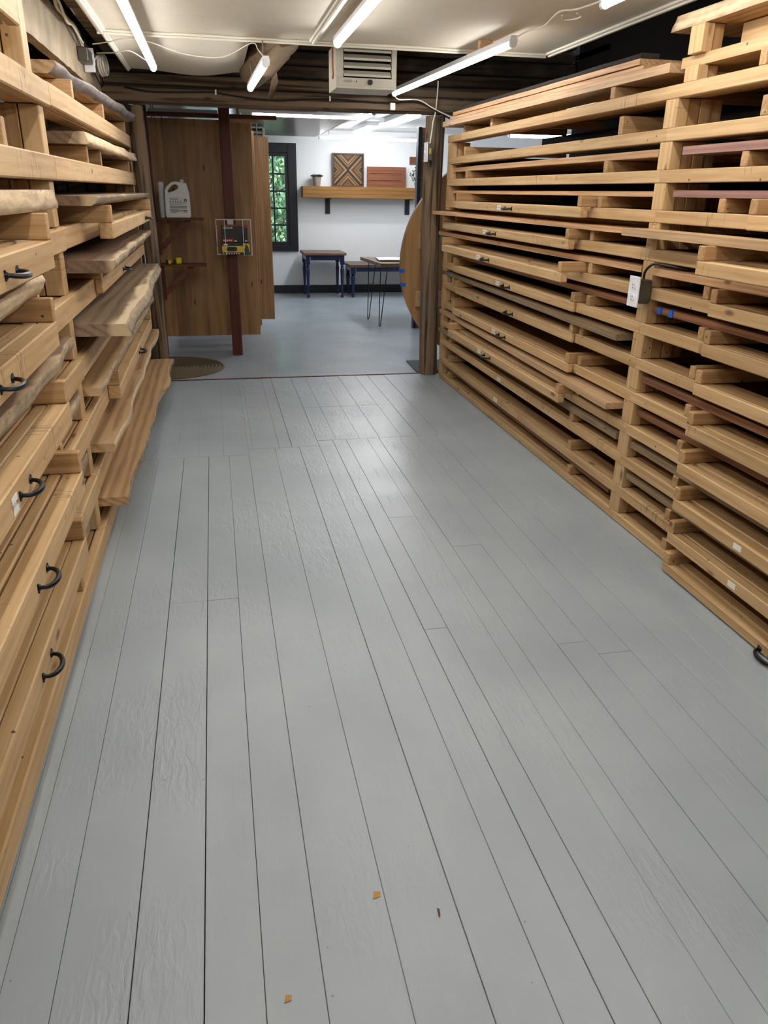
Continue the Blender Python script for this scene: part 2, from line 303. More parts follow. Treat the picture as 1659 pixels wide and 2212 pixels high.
# ================= THE ROOM =================
random.seed(4)
SE = [-1.25, -.95, -.75, -.565, -.524, -.417, -.267, -.12, 0.0, .12, .285, .44, .57, .67, .76, .90, .98, 1.12, 1.24, 1.365, 1.5, 1.63, 1.75, 1.88, 2.05, 2.25, 2.45, 2.7, 2.95]
SB = [-1.25, -.95, -.75, -.565, -.44, -.31, -.183, -.031, .121, .151, .316, .396, .57, .696, .854, .986, 1.137, 1.25, 1.399, 1.528, 1.65, 1.76, 1.88, 2.05, 2.25, 2.45, 2.7, 2.95]
fl = MB()
def plank(x0, x1, y0, y1, g):
    z = -random.random()*0.0012
    fl.box(x0+g/2, x1-g/2, y0+.001, y1-.001, -.03, z, 0, .0012)
for a, b in zip(SE[:-1], SE[1:]):
    g = random.choice([.0006, .0006, .0012, .0009, .0016])
    if -.27 < a < -.26: g = .0035
    ye = 4.50 if b < .13 else (4.61 if b < .6 else 4.72)
    ys = -2.6
    if -.27 <= a < -.11: plank(a, b, 2.71, ye, g); ye = 2.71
    elif random.random() < .5 and a > .6:
        yj = random.uniform(1.2, 3.9); plank(a, b, yj, ye, g); ye = yj
    plank(a, b, ys, ye, g)
for a, b in zip(SB[:-1], SB[1:]):
    g = random.choice([.0006, .001, .0008]) if not (.39 < a < .56 or 1.24 < a < 1.26) else .003
    ys = 4.50 if b < .13 else (4.61 if b < .6 else 4.72)
    if .5 < a < 1.3: plank(a, b, ys, 5.55, g); plank(a, b, 5.55, 6.56, g)
    else: plank(a, b, ys, 6.56, g)
struct(fl.build('floor', M_floor))
struct(B(-1.25, 2.95, -2.6, 6.58, -.06, -.031).build('floor_base', M_dark))
struct(B(-2.6, 5.3, 6.59, 12.62, -.06, -.002).build('floor_back', M_floor2))
tag(B(-1.2, 2.9, 6.566, 6.586, -.03, .004, .002).build('threshold_strip', M_red), 'thin brown strip across the floor where the two grey floors meet', 'strip')

struct(B(-.53, 2.0, -2.6, 4.85, 2.26, 2.285).build('ceiling', M_ceil))
lc = MB()   # sagging white board over the left end of the room
nx, ny = 12, 10
def sag(u, v): return 2.275 - .05*max(0, v-.45)**1.5*math.sin(PI*min(1, u*1.1)) + .01*math.sin(7*u)
vs = [( -.53+.80*u/nx, 4.85+1.5*v/ny, sag(u/nx, v/ny)) for v in range(ny+1) for u in range(nx+1)]
vs += [(x, y, z+.02) for x, y, z in vs]; K = (nx+1)*(ny+1); fs = []
for v in range(ny):
    for u in range(nx):
        a = v*(nx+1)+u; fs += [(a, a+nx+1, a+nx+2, a+1), (K+a, K+a+1, K+a+nx+2, K+a+nx+1)]
for u in range(nx): fs += [(u, u+1, K+u+1, K+u), (ny*(nx+1)+u+1, ny*(nx+1)+u, K+ny*(nx+1)+u, K+ny*(nx+1)+u+1)]
for v in range(ny): a = v*(nx+1); c = a+nx; fs += [(a+nx+1, a, K+a, K+a+nx+1), (c, c+nx+1, K+c+nx+1, K+c)]
lc.add(vs, fs); struct(lc.build('ceiling_left', M_ceil, smooth=True))
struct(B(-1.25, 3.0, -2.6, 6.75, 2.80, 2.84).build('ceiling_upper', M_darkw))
def moulding(n, x0, y0, x1, y1, z=2.26, w=.045):
    mb = MB()
    if abs(x1-x0) > abs(y1-y0): mb.box(x0, x1, y0-w/2, y0+w/2, z-.012, z-.0005, 0, .004); mb.box(x0, x1, y0-w/5, y0+w/5, z-.022, z-.0125, 0, .004)
    else: mb.box(x0-w/2, x0+w/2, y0, y1, z-.012, z-.0005, 0, .004); mb.box(x0-w/5, x0+w/5, y0, y1, z-.022, z-.0125, 0, .004)
    return struct(mb.build('trim_%d' % n, M_trim))
moulding(1, -.505, -2.5, -.505, 4.79); moulding(2, -.53, 4.82, 1.97, 4.82); moulding(3, .60, -2.5, .60, 4.79); moulding(4, 1.975, -2.5, 1.975, 4.79); moulding(5, -.51, 4.86, -.51, 6.3, z=2.272, w=.035)
struct(B(-.53, 2.02, 4.852, 4.89, 2.262, 2.30).build('trim_6', M_log['x']))
struct(B(2.002, 2.03, -2.6, 4.85, 2.2605, 2.42).build('trim_7', M_darkw))

struct(B(-1.29, -1.25, -2.6, 6.75, 0, 2.8).build('wall_left', M_lwall))
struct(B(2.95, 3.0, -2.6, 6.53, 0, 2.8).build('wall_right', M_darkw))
struct(B(2.02, 2.95, 6.50, 6.53, 0, 1.775).build('end_light_blocker', M_darkw))  # added partition behind the rack, put in to keep far-room light out
struct(B(-1.25, 2.95, -2.65, -2.6, 0, 2.8).build('wall_front', M_white))
# board beam along the left wall with ragged edges, joist above it
bm_ = MB(); n = 60
for i in range(n+1):
    y = 1.0+5.42*i/n; lo = 2.105+.016*noise.noise((y*1.7, 0, 0))+.01*noise.noise((y*9, 1, 0)); hi = 2.345+.006*noise.noise((y*5, 3, 0))
    bm_.v += [(-.72, y, lo), (-.72, y, hi), (-.77, y, hi), (-.77, y, lo)]
for i in range(n):
    a = 4*i
    for k in range(4): bm_.f.append((a+k, a+(k+1) % 4, a+4+(k+1) % 4, a+4+k)); bm_.m.append(0)
bm_.f += [(3, 2, 1, 0), (4*n, 4*n+1, 4*n+2, 4*n+3)]; bm_.m += [0, 0]
struct(bm_.build('trim_8', M_painted))
struct(B(-.665, -.60, 1.0, 6.4, 2.36, 2.45).build('trim_9', M_log['x']))
struct(B(-1.25, -.78, 1.0, 6.4, 2.42, 2.46).build('ceiling_side', M_log['x']))
# logs: lintel over the opening and the stacked log wall above it
def log(name, x0, x1, y, z, rz, ry, mat, seed, parent=None):
    pts = []; mb = MB(); n = 40; q = 12; vs = []
    for i in range(n+1):
        x = x0+(x1-x0)*i/n
        for k in range(q):
            a = 2*PI*k/q; w = 1+.10*noise.noise((x*1.3, math.cos(a)+seed, math.sin(a)))+.04*noise.noise((x*6, a, seed))
            c, s_ = math.cos(a), math.sin(a); c = math.copysign(abs(c)**.6, c); s_ = math.copysign(abs(s_)**.6, s_)
            vs.append((x, y+ry*c*w, z+rz*s_*w+.01*noise.noise((x*.8, seed, 5))))
    fs = [(i*q+k, i*q+(k+1) % q, (i+1)*q+(k+1) % q, (i+1)*q+k) for i in range(n) for k in range(q)]
    fs += [tuple(range(q))[::-1], tuple(n*q+k for k in range(q))]
    mb.add(vs, fs); return mb.build(name, mat, parent, smooth=True)
tag(log('log_lintel', -1.2, 2.93, 6.56, 2.130, .062, .09, M_log['x'], 1.0), 'long weathered log lintel spanning the opening with cable clipped along it', 'beam')
lw = [(2.235, .043), (2.325, .046), (2.42, .048), (2.52, .05), (2.62, .05), (2.72, .05)]
for i, (z, r) in enumerate(lw): struct(log('wall_log_%d' % (i+1), -1.2, 2.93, 6.60+.02*(i % 2), z, r, .07, M_logd if i > 0 else M_log['x'], 3.0+i))
struct(B(2.93, 5.3, 6.60, 6.68, 2.05, 2.8).build('corner_light_blocker', M_darkw))  # added dark blocker, shuts off far-room lamps past the end of the logs
struct(B(-1.25, 5.3, 6.69, 6.70, 2.16, 2.8).build('wall_log_backing', M_darkw))  # added board, stops slivers of far-room light between the logs
struct(B(-1.25, -.578, 6.86, 6.90, 0, 2.2).build('wall_return', M_log['z']))
def logpost(name, cx, cy, r, h, lab, seed):
    mb = MB(); n = 40; q = 14; vs = []
    for i in range(n+1):
        z = h*i/n
        for k in range(q):
            a = 2*PI*k/q; w = 1+.12*noise.noise((z*1.6, math.cos(a)*1.2+seed, math.sin(a)*1.2))+.05*noise.noise((z*5, a*2, seed))
            vs.append((cx+.012*math.sin(z*1.7+seed)+r*w*math.cos(a), cy+r*w*math.sin(a), z))
    fs = [(i*q+k, i*q+(k+1) % q, (i+1)*q+(k+1) % q, (i+1)*q+k) for i in range(n) for k in range(q)]
    fs += [tuple(range(q))[::-1], tuple(n*q+k for k in range(q))]
    mb.add(vs, fs); return tag(mb.build(name, M_log['z'], smooth=True), lab, 'post', 'log posts of the opening')
logpost('log_post', -.503, 6.57, .056, 2.062, 'bumpy brown log post at the left side of the opening beside the stair of slabs', 0.3)
logpost('log_post', 1.795, 6.56, .078, 2.062, 'straight weathered log post at the right side of the opening with a grey switch box', 2.1)

# far room shell
struct(B(-2.6, 1.5, 6.8, 12.0, 2.215, 2.24).build('ceiling_soffit', M_soff))
struct(B(1.5, 1.52, 6.8, 12.0, 2.215, 2.33).build('trim_10', M_white))
struct(B(-2.6, 5.3, 6.75, 12.62, 2.34, 2.37).build('ceiling_back', M_white))
struct(B(-2.65, -2.6, 6.75, 12.62, 0, 2.34).build('wall_back_left', M_white))
struct(B(5.3, 5.35, 6.0, 12.62, 0, 2.8).build('wall_back_right', M_white))
struct(B(-2.6, -1.25, 6.70, 6.75, 0, 2.8).build('wall_divider_left', M_white))
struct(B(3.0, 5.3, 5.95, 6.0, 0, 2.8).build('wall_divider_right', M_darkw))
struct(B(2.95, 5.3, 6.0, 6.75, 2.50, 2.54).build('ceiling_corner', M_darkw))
WX0, WX1, WZ0, WZ1 = -.35, 1.15, .72, 2.02
bw = MB(); bw.box(-2.6, WX0, 12.5, 12.62, 0, 2.34); bw.box(WX1, 5.3, 12.5, 12.62, 0, 2.34); bw.box(WX0, WX1, 12.5, 12.62, 0, WZ0); bw.box(WX0, WX1, 12.5, 12.62, WZ1, 2.34)
struct(bw.build('wall_back', M_white))
struct(B(-2.6, 5.3, 12.478, 12.499, 0, .122, .003).build('baseboard_back', M_black))
# window 1: black casing, sash, muntins, glass
w1 = B(WX0, WX1, 12.52, 12.58, WZ0, WZ0+.001); w1 = MB()
w1.box(WX1, WX1+.125, 12.47, 12.499, WZ0-.09, WZ1+.13, 0, .004); w1.box(WX0-.125, WX0, 12.47, 12.499, WZ0-.09, WZ1+.13, 0, .004)
w1.box(WX0-.001, WX1+.001, 12.47, 12.499, WZ1, WZ1+.13, 0, .004); w1.box(WX0-.001, WX1+.001, 12.46, 12.499, WZ0-.09, WZ0, 0, .004)
w1.box(WX0, WX0+.05, 12.50, 12.60, WZ0, WZ1); w1.box(WX1-.05, WX1, 12.50, 12.60, WZ0, WZ1); w1.box(WX0+.05, WX1-.05, 12.50, 12.60, WZ1-.05, WZ1); w1.box(WX0+.05, WX1-.05, 12.50, 12.60, WZ0, WZ0+.05)
wf = struct(w1.build('window_1', M_black)); 
mt = MB(); npx = 8; gx0, gx1, gz0, gz1 = WX0+.05, WX1-.05, WZ0+.05, WZ1-.05
for i in range(1, npx): x = gx0+(gx1-gx0)*i/npx; mt.box(x-.012, x+.012, 12.53, 12.56, gz0, gz1)
for i in range(1, 5): z = gz0+(gz1-gz0)*i/5; mt.box(gx0, gx1, 12.527, 12.563, z-.012, z+.012)
def childof(mb, name, mat, par):
    return mb.build(name, mat, par)
childof(mt, 'muntin', M_black, wf); childof(B(gx0, gx1, 12.543, 12.547, gz0, gz1), 'pane', M_glass, wf)
# hedge outside
random.seed(11)
def shrub(cx, cy, rx, ry, z0, z1, n, mats, lab):
    mb = MB()
    for i in range(n):
        a = random.uniform(0, 2*PI); u = random.random()**.4; z = random.uniform(z0, z1)
        p = Vector((cx+rx*u*math.cos(a), cy+ry*u*math.sin(a), z)); s = random.uniform(.035, .08)
        d = Vector((random.gauss(0, 1), random.gauss(0, 1), random.gauss(0, 1))).normalized(); e = d.cross(Vector((random.gauss(0, 1), random.gauss(0, 1), .3))).normalized()
        mb.add([p-d*s, p+e*s*.45, p+d*s, p-e*s*.45], [(0, 1, 2, 3)], random.randint(0, 1))
    r = thing('hedge_shrub', lab, 'shrub', (cx, cy, 0), 'shrubs outside the window')
    mb.build('foliage', mats, r)
    st = MB()
    for k in range(5): st.tube([(cx+random.uniform(-.1, .1), cy, -.3), (cx+random.uniform(-rx, rx)*.5, cy+random.uniform(-.1, .1), (z0+z1)/2), (cx+random.uniform(-rx, rx)*.8, cy, z1)], [.02, .012, .005], 5)
    st.build('stem', M_log['z'], r)
shrub(.95, 14.1, .55, .45, -.2, 2.6, 6500, [M_leaf, M_leaf2], 'bright green leafy shrub seen through the right panes of the window')
shrub(-.3, 14.3, .6, .45, -.2, 2.4, 3000, [M_leaf, M_leaf2], 'green leafy shrub outside the window behind the hanging panels')
shrub(1.6, 14.9, .6, .4, -.2, 3.0, 3000, [M_leaf2, M_leaf], 'darker green shrub outside standing farthest right behind the window')
struct(B(-8, 10, 12.7, 24, -.35, -.3).build('ground_outside', plain('outside_grass', (96, 116, 70), .9, var=.4, bscale=3)))

# ================= LAMPS =================
def lamp(x, y0, z, length, lab, dx=0.0, r=.017, mat=None, gap=.07, block=False, group='long tube lights under the ceiling', along='y', top=None):
    """slim tube lamp; y0 is the near end"""
    t = thing('tube_light', lab, 'light', (x, y0, z), group)
    def P(u, w, h): return (x+dx*u/length+w, y0+u, z+h) if along == 'y' else (x+u, y0+w, z+h)
    hb = MB(); hb.prism([P(0, -.022, .008), P(0, .022, .008), P(0, .016, .034), P(0, -.016, .034)], Vector(P(length, 0, 0))-Vector(P(0, 0, 0))); hb.build('housing', M_housing, t)
    n = 12
    MB().tube([P(.02, 0, 0), P(length-.02, 0, 0)], r, 12).build('diffuser', mat or M_tube, t, smooth=True)
    if top:
        for u in (.15, length-.15): MB().tube([P(u, 0, .0345), (P(u, 0, 0)[0], P(u, 0, 0)[1], top)], .004, 6).build('hanger_rod', M_steel, t)
    for u in (0, length-.02):
        MB().tube([P(u, 0, .0), P(u+.0195, 0, .0)], r*1.15, 12).build('end_cap', M_plast, t)
    return t
lamp(-.30, 3.20, 2.185, 2.38, 'long bright tube light on the left, nearest the wiring on the old board')
lamp(.675, 2.05, 2.19, 2.38, 'bright tube light in the middle along the ceiling moulding')
t3 = lamp(1.512, 4.13, 2.19, 2.25, 'bright tube light on the right running out to the log lintel', dx=-.106)
lamp(.329, 4.66, 2.122, 1.14, 'short tube light hanging beside the plaster-wrapped log', dx=-.03, r=.018, top=2.26)
lamp(1.572, .95, 2.20, 2.35, 'tube light at the top right edge of the view, only its rounded end showing')
for x, y in ((-.30, .6), (.675, -.55), (1.572, -1.6)): lamp(x, y, 2.19, 2.3, 'tube light behind the viewpoint')
B(1.46, 1.53, 4.50, 4.54, 2.226, 2.2595).build('spacer_block', M_thin, t3)
def strip(x, y0, y1, lab, w=.075, z=2.34, dx=0):
    t = thing('ceiling_strip_light', lab, 'light', (x, y0, z), 'strip lights in the far room')
    h = MB(); h.prism([(x-w, y0, z-.001), (x+w, y0, z-.001), (x+w, y0, z-.05), (x-w, y0, z-.05)], (dx, y1-y0, 0)); h.build('housing', M_housing, t)
    d = MB(); d.prism([(x-w+.006, y0+.01, z-.051), (x+w-.006, y0+.01, z-.051), (x+w*.62, y0+.01, z-.085), (x-w*.62, y0+.01, z-.085)], (dx, y1-y0-.02, 0)); d.build('diffuser', M_tubef, t)
strip(2.22, 8.95, 10.25, 'wide white strip light on the far ceiling, the nearer of two in line')
strip(2.10, 10.75, 11.9, 'wide white strip light on the far ceiling, the farther of two in line')
lamp(1.52, 11.75, 2.20, 1.65, 'long glowing tube along the far wall above the wooden art', r=.022, mat=M_tubef, group=None, along='x', top=2.34)
lamp(1.56, 7.95, 2.19, .85, 'short tube light at the edge of the grey soffit in the far room', mat=M_tubef, group=None, top=2.34)
lamp(.42, 8.35, 2.18, 1.10, 'tube light running crosswise under the grey soffit just past the lintel', mat=M_tubef, group=None, along='x')
lamp(3.75, 10.2, 2.20, 1.2, 'far room tube light glimpsed through the upper gap of the right rack', mat=M_tubef, group=None, along='x', r=.03, top=2.34)
lamp(-.9, 10.0, 2.18, 1.2, 'tube light hidden behind the hanging panels', mat=M_tubef, group=None)

# ================= RACKS =================
def TR(k): return .045+.156*k if k == 0 else .025+.158*k
def TL(k): return .093+.2525*k
RH = .050
rr = thing('lumber_rack', 'right-hand pine lumber rack of stacked rails and uprights running to the log post', 'rack', (1.9, 3.2, 0), 'pine lumber racks')
random.seed(7)
for k in range(13):
    T = TR(k); z0 = T-RH if k else .002; j = 3.198+random.uniform(-.012, .012)
    if k == 12: B(1.872, 1.914, -.4, 6.465, z0, T, .003).build('rail', pineL['y'], rr)
    else:
        B(1.872, 1.914, j+.001, 6.45+random.uniform(-.01, .02), z0, T, .003).build('rail', pineL['y'], rr)
        B(1.872, 1.914, -.4, j-.001, z0, T, .003).build('rail', pineL['y'], rr)
    B(1.918, 2.0, -.4, 6.44, z0+.003, T-.004, .003).build('inner_rail', pine['y'], rr)
    B(2.66, 2.70, -.4, 6.44, z0, T, .003).build('back_rail', M_dark, rr)  # back rail coloured dark to stand in for deep shade inside the rack
    if k < 12:
        zt = TR(k+1)-RH
        for yc, dd in ((3.199, 0), (6.41, -.01)):
            for i, (xa, xb) in enumerate(((1.874, 1.926), (1.929, 1.978), (1.981, 2.030), (2.033, 2.08))):
                if yc > 6 and i == 3: continue
                if yc > 6 and k in (8, 7, 5, 3, 2):
                    B(xa, xb, yc-.046+.004*(i % 2), yc+.046-.003*i, T+.0005, T+.0525, .002).build('post_block', pineL['z'] if i == 0 else pine['z'], rr)
                    B(xa, xb, yc-.046+.004*(i % 2), yc+.046-.003*i, T+.0535+.034, zt-.0005, .002).build('post_block', pineL['z'] if i == 0 else pine['z'], rr); continue
                B(xa, xb, yc-.046+.004*(i % 2), yc+.046-.003*i, T+.0005, zt-.0005, .002).build('post_block', pineL['z'] if i == 0 else pine['z'], rr)
# cross bars standing on the rails
def bar(par, x0, x1, y, z, h=.052, w=.04, mat=None, name='crossbar'):
    return B(x0, x1, y-w/2, y+w/2, z+.0005, z+h, .003).build(name, mat or pine['x'], par)
for k in range(10): bar(rr, 1.874, 2.69, 3.74+.02*(k % 3), TR(k)); bar(rr, 1.876, 2.69, 6.16, TR(k)); bar(rr, 1.874, 2.69, 2.735+.012*(k % 2), TR(k))
bar(rr, 1.874, 2.69, 2.66, TR(10)); bar(rr, 1.874, 2.69, 2.60, TR(11), h=.065)
bar(rr, 1.874, 2.69, 3.72, TR(10)); bar(rr, 1.876, 2.69, 5.95, TR(10)); bar(rr, 1.876, 2.69, 3.62, TR(11), h=.078); bar(rr, 1.876, 2.69, 6.02, TR(11), h=.06)
bar(rr, 1.876, 2.69, 3.74, TR(12)); bar(rr, 1.876, 2.69, 5.45, TR(12)); bar(rr, 1.876, 2.69, 6.05, TR(12)); bar(rr, 1.876, 2.69, 2.66, TR(12), h=.055)
B(1.876, 1.922, 3.05, 3.14, TR(12)+.0975, 2.115, .002).build('post_block', pineL['z'], rr); B(1.926, 1.97, 3.06, 3.14, TR(12)+.0975, 2.115, .002).build('post_block', pine['z'], rr)
B(1.876, 1.922, 3.05, 3.14, TR(12)+.0005, TR(12)+.0555, .002).build('post_block', pineL['z'], rr); B(1.926, 1.97, 3.06, 3.14, TR(12)+.0005, TR(12)+.0555, .002).build('post_block', pine['z'], rr)

rl = thing('lumber_rack', 'left-hand pine lumber rack of thick rails and uprights full of live-edge slabs', 'rack', (-.6, 3.3, 0), 'pine lumber racks')
LH = .086
for k in range(8):
    T = TL(k); z0 = max(.003, T-LH); j = 3.31+(.08 if k == 7 else 0)
    B(-.606, -.566, j+.0015, 6.50 if k == 0 else 6.84-.012*(7-k)*(k > 3), z0+(.004 if k % 2 else 0), T, .005).build('rail', pineL['y'], rl)
    B(-.606, -.566, -.6, j-.0015, z0, T-(.003 if k % 2 else 0), .005).build('rail', pineL['y'], rl)
    B(-.70, -.612, -.6, 6.8 if k else 6.5, z0+.002, T-.004, .004).build('inner_rail', pine['y'], rl)
    if k < 6: B(-.80, -.712, -.6, 6.7 if k else 6.5, z0+.002, T-.012, .004).build('inner_rail', pine['y'], rl)
    B(-1.10, -1.06, -.6, 6.8, z0, T, .003).build('back_rail', M_dark, rl)  # dark colour carries the shade at the back, as on the right rack
    if k < 7:
        zt = TL(k+1)-LH
        for yc in (3.318, 6.74):
            if k == 0 and yc > 6: continue
            for i, (xa, xb) in enumerate(((-.66, -.59), (-.728, -.664), (-.80, -.732))):
                B(xa, xb, yc-.043, yc+.043-.004*i, T+.0005, zt-.0005, .003).build('post_block', pineL['z'] if i == 0 else pine['z'], rl)
B(-.65, -.585, 3.13, 3.225, TL(7)+.0005, 2.33, .003).build('post_block', pineL['z'], rl); B(-.72, -.655, 3.10, 3.19, TL(7)+.0005, 2.33, .003).build('post_block', pine['z'], rl)
B(-.606, -.566, -.6, 3.03, 1.972, 2.062, .005).build('rail', pineL['y'], rl); B(-.70, -.612, -.6, 3.03, 1.974, 2.06, .005).build('inner_rail', pine['y'], rl)
bar(rl, -1.09, -.575, 2.72, TL(7), h=.105); bar(rl, -1.09, -.60, 2.74, TL(6), h=.085); bar(rl, -1.09, -.60, 1.2, TL(7), h=.105)
for k, ys in ((7, (4.02, 5.1, 6.3)), (6, (4.25, 4.75, 6.3)), (5, (4.2, 6.2)), (4, (3.98, 6.2)), (3, (3.9, 5.2, 6.2)), (2, (3.98, 6.15)), (1, (3.8, 6.1)), (0, (3.75, 5.0, 6.1))):
    for y in ys: bar(rl, -1.09, -.572, y, TL(k), h=.075)
for k in range(6): bar(rl, -1.09, -.572, 2.715, TL(k), h=.074); bar(rl, -1.09, -.572, 1.1, TL(k), h=.074)

# trays that pull out of the racks
def pull(par, x, y, z, s, size=.055):
    """arched black pull; s=+1 sticks out towards +x"""
    mb = MB(); pts = []
    for i in range(13):
        a = PI*i/12; pts.append((x+s*(.004+.034*math.sin(a)**.8), y-size*math.cos(a), z-.004*math.sin(a)))
    rs = [.0052+.0022*math.sin(PI*i/12) for i in range(13)]; mb.tube(pts, rs, 8)
    for e in (-1, 1): mb.tube([(x+s*.0005, y+e*size, z), (x+s*.006, y+e*size, z)], [.0115, .008], 10); mb.tube([(x+s*.001, y+e*(size+.006), z-.012), (x+s*.001, y+e*(size+.006), z+.012)], .0035, 6)
    return mb.build('handle', M_iron, par, smooth=True)
def card(par, x, y, z, s, text, w=.075, h=.026):
    c = B(x+s*.0006, x+s*.0016, y-w/2, y+w/2, z-h/2, z+h/2).build('label_card', M_paper, par)
    t = MB(); writing(t, text, .0165, (x+s*.0020, y, z), (0, s, 0), (0, 0, 1)); t.build('lettering', M_ink, c)
ORD = ['lowest', 'second', 'third', 'fourth', 'fifth', 'sixth', 'seventh', 'eighth', 'ninth', 'tenth', 'eleventh', 'twelfth', 'topmost']
def tray(k, side, X, y0, y1, lab, group, hy=None, text=None, ty=None, H=RH, T=None, ah=.052, mat=None, army=None, tz=0):
    t = thing('pull_out_tray', lab, 'tray', (X, (y0+y1)/2, (T or 0)-H), group)
    s = -1 if side > 0 else 1      # direction out of the rack
    lim = 1.8705 if side > 0 else -.5645
    th = min(.042 if side > 0 else .06, abs(lim-X))
    xa, xb = (X, X+th) if side > 0 else (X-th, X)
    z0 = max(.004, T-H)
    B(xa, xb, y0, y1, z0, T, .004).build('front_bar', mat or pineL['y'], t)
    back = 2.64 if side > 0 else -1.04
    for y in (y0+.02, y1-.02): B(min(X, back)+.0, max(X, back), y-.02, y+.02, T+.001, T+ah, .003).build('side_arm', pine['x'], t)
    if hy is not None: pull(t, X, hy, T-H/2-.003, s)
    if text: card(t, X, ty, T-H/2+tz, s, text)
    return t
far = [(9, 1.800, 3.79, 5.92, 4.80, '2 Clr Maple', 4.97), (8, 1.800, 3.895, 6.27, 5.06, 'D Clr Maple', 5.22), (7, 1.745, 3.825, 6.07, 5.0, 'Oak Live', 5.16),
       (6, 1.852, 3.86, 6.09, 4.87, 'D Clr Maple', 5.04), (5, 1.852, 3.835, 6.01, 4.78, None, 0), (4, 1.836, 3.815, 6.0, 4.84, '1 Fir Rustic Cedar', 5.01), (3, 1.782, 3.78, 5.92, 4.95, '1 Fir Rustic Cedar', 5.13)]
for k, X, y0, y1, hy, tx, ty in far:
    lab = 'far right-rack tray, black pull%s, %s row from the floor' % (' and white card' if tx else ' but no card', ORD[k])
    tray(k, 1, X, y0, y1, lab, 'pull-out trays in the far bay of the right rack', hy, tx, ty, T=TR(k))
for z, y, tx, x in ((TR(2)-.025, 4.93, '1 Fir Cedar', 1.872), (TR(1)-.022, 4.97, 'Ash', 1.872)):
    c = tag(B(x-.0016, x-.0006, y-.037, y+.037, z-.013, z+.013).build('label_card', M_paper), 'small %s white card on the %s rail of the right rack' % ('flat' if tx != 'Ash' else 'curled', ORD[2 if tx != 'Ash' else 1]), 'label')
    t = MB(); writing(t, tx, .0165, (x-.0020, y, z), (0, -1, 0), (0, 0, 1)); t.build('lettering', M_ink, c)
near = [(9, 1.83, 2.52), (8, 1.712, 2.60), (7, 1.829, 2.65), (6, 1.852, 2.68), (5, 1.852, 2.69), (4, 1.822, 2.65), (3, 1.806, 2.64), (2, 1.809, 2.63), (1, 1.82, 2.645), (0, 1.812, 2.63)]
for k, X, y1 in near:
    lab = 'near tray front of the right rack, %s row up from the floor' % ORD[k]
    tn = tray(k, 1, X, -.2, y1, lab, 'pull-out trays in the near bay of the right rack', 1.92 if k == 0 else None, T=TR(k))
    if k in (1, 2): B(X-.0014, X-.0004, 2.17, 2.215, TR(k)-.036, TR(k)-.014).build('sticker', M_paper, tn)
for k, X, y1, hy in ((5, -.470, 2.52, 1.985), (4, -.514, 2.645, 1.95), (3, -.503, 2.60, 1.908), (2, -.499, 2.635, 1.905), (1, -.521, 2.64, 1.881)):
    lab = 'near left-rack tray with black arched pull, %s row from the floor' % ORD[k]
    t = tray(k, -1, X, -.2, y1, lab, 'pull-out trays in the near bay of the left rack', hy, T=TL(k), H=.08, ah=.074)
    if k == 3: card(t, X, 1.80, TL(k)-.045, 1, '3FT 18B', w=.05, h=.045)
for k, X, y0, y1, hy in ((5, -.437, 3.75, 6.12, 5.60), (4, -.530, 3.9, 6.38, 4.85), (2, -.504, 3.885, 6.03, 4.97)):
    lab = 'far left-rack tray with small black pull, %s row from the floor' % ORD[k]
    tray(k, -1, X, y0, y1, lab, 'pull-out trays in the far bay of the left rack', hy, T=TL(k), H=.066, ah=.074)

# ---------------- slabs ----------------
def slab(name, lab, xa, xb, y0, y1, z0, th, side, top, edge, width=None, amp=.006, live=False, under=.0, group=None, cat='slab', wav=2.2, seed=0, parent=None):
    """board lying in a rack; front edge goes from x=xa at y0 to x=xb at y1; side=+1 fronts +x"""
    if width is None: width = .5 if side > 0 else .78
    mb = MB(); n = 56 if live else 20; P = 6; vs = []
    for i in range(n+1):
        u = i/n; y = y0+(y1-y0)*u; x = xa+(xb-xa)*u+amp*noise.noise((y*wav, seed, 0))*1.7+(amp*.28*noise.noise((y*5, seed, 4)) if live else 0)
        r = .15*amp*noise.noise((y*8, seed, 8)) if live else 0
        b = x-side*under
        xm1 = x+side*(.004 if live else 0)+r; xm2 = b+(x-b)*.45+side*(.006 if live else 0)-r
        xk = (xa+xb)/2-side*width
        vs += [(xk, y, z0), (b, y, z0), (xm2, y, z0+th*.3), (xm1, y, z0+th*.72), (x, y, z0+th), (xk, y, z0+th)]
    fs = []; ms = []
    for i in range(n):
        for k in range(P):
            a = i*P+k; b = i*P+(k+1) % P; fs.append((a, b, b+P, a+P)); ms.append(1 if k in (1, 2, 3) else 0)
    fs += [tuple(range(P))[::-1], tuple(n*P+k for k in range(P))]; ms += [0, 0]
    mb.add(vs, fs, ms)
    o = mb.build(name, [top, edge], parent, org=((xa+xb)/2, (y0+y1)/2, z0+th))
    if live:
        for p in o.data.polygons: p.use_smooth = p.material_index == 1
    if lab: tag(o, lab, cat, group)
    return o
A = .0765
G1 = 'live-edge slabs in the far bay of the left rack'
slab('live_edge_slab', 'slab with dark grey live edge, topmost on the left rack under the old painted board', -.61, -.50, 3.85, 6.35, TL(7)+A, .05, 1, M_oakS, M_darkbark, amp=.022, live=True, under=.03, group=G1, seed=1)
slab('live_edge_slab', 'pale grey-edged slab with blue tape on its far end, second highest in the far left bay', -.555, -.545, 4.09, 6.49, TL(6)+A, .052, 1, M_ash, M_liveP, amp=.012, live=True, under=-.012, group=G1, seed=2)
s5 = slab('live_edge_slab', 'greyish thick slab level with eye height in the far left bay, third from the top', -.445, -.46, 2.80 if False else 3.39, 6.42, TL(5)+A, .036, 1, M_walnut, M_live, amp=.012, live=True, under=.024, group=G1, seed=3)
slab('live_edge_slab', 'two-tone brown slab with cream stripe and dark end, above the far middle-height tray', -.405, -.44, 3.375, 5.95, TL(4)+A, .048, 1, M_walnut, M_live, amp=.014, live=True, under=.02, group=G1, seed=4)
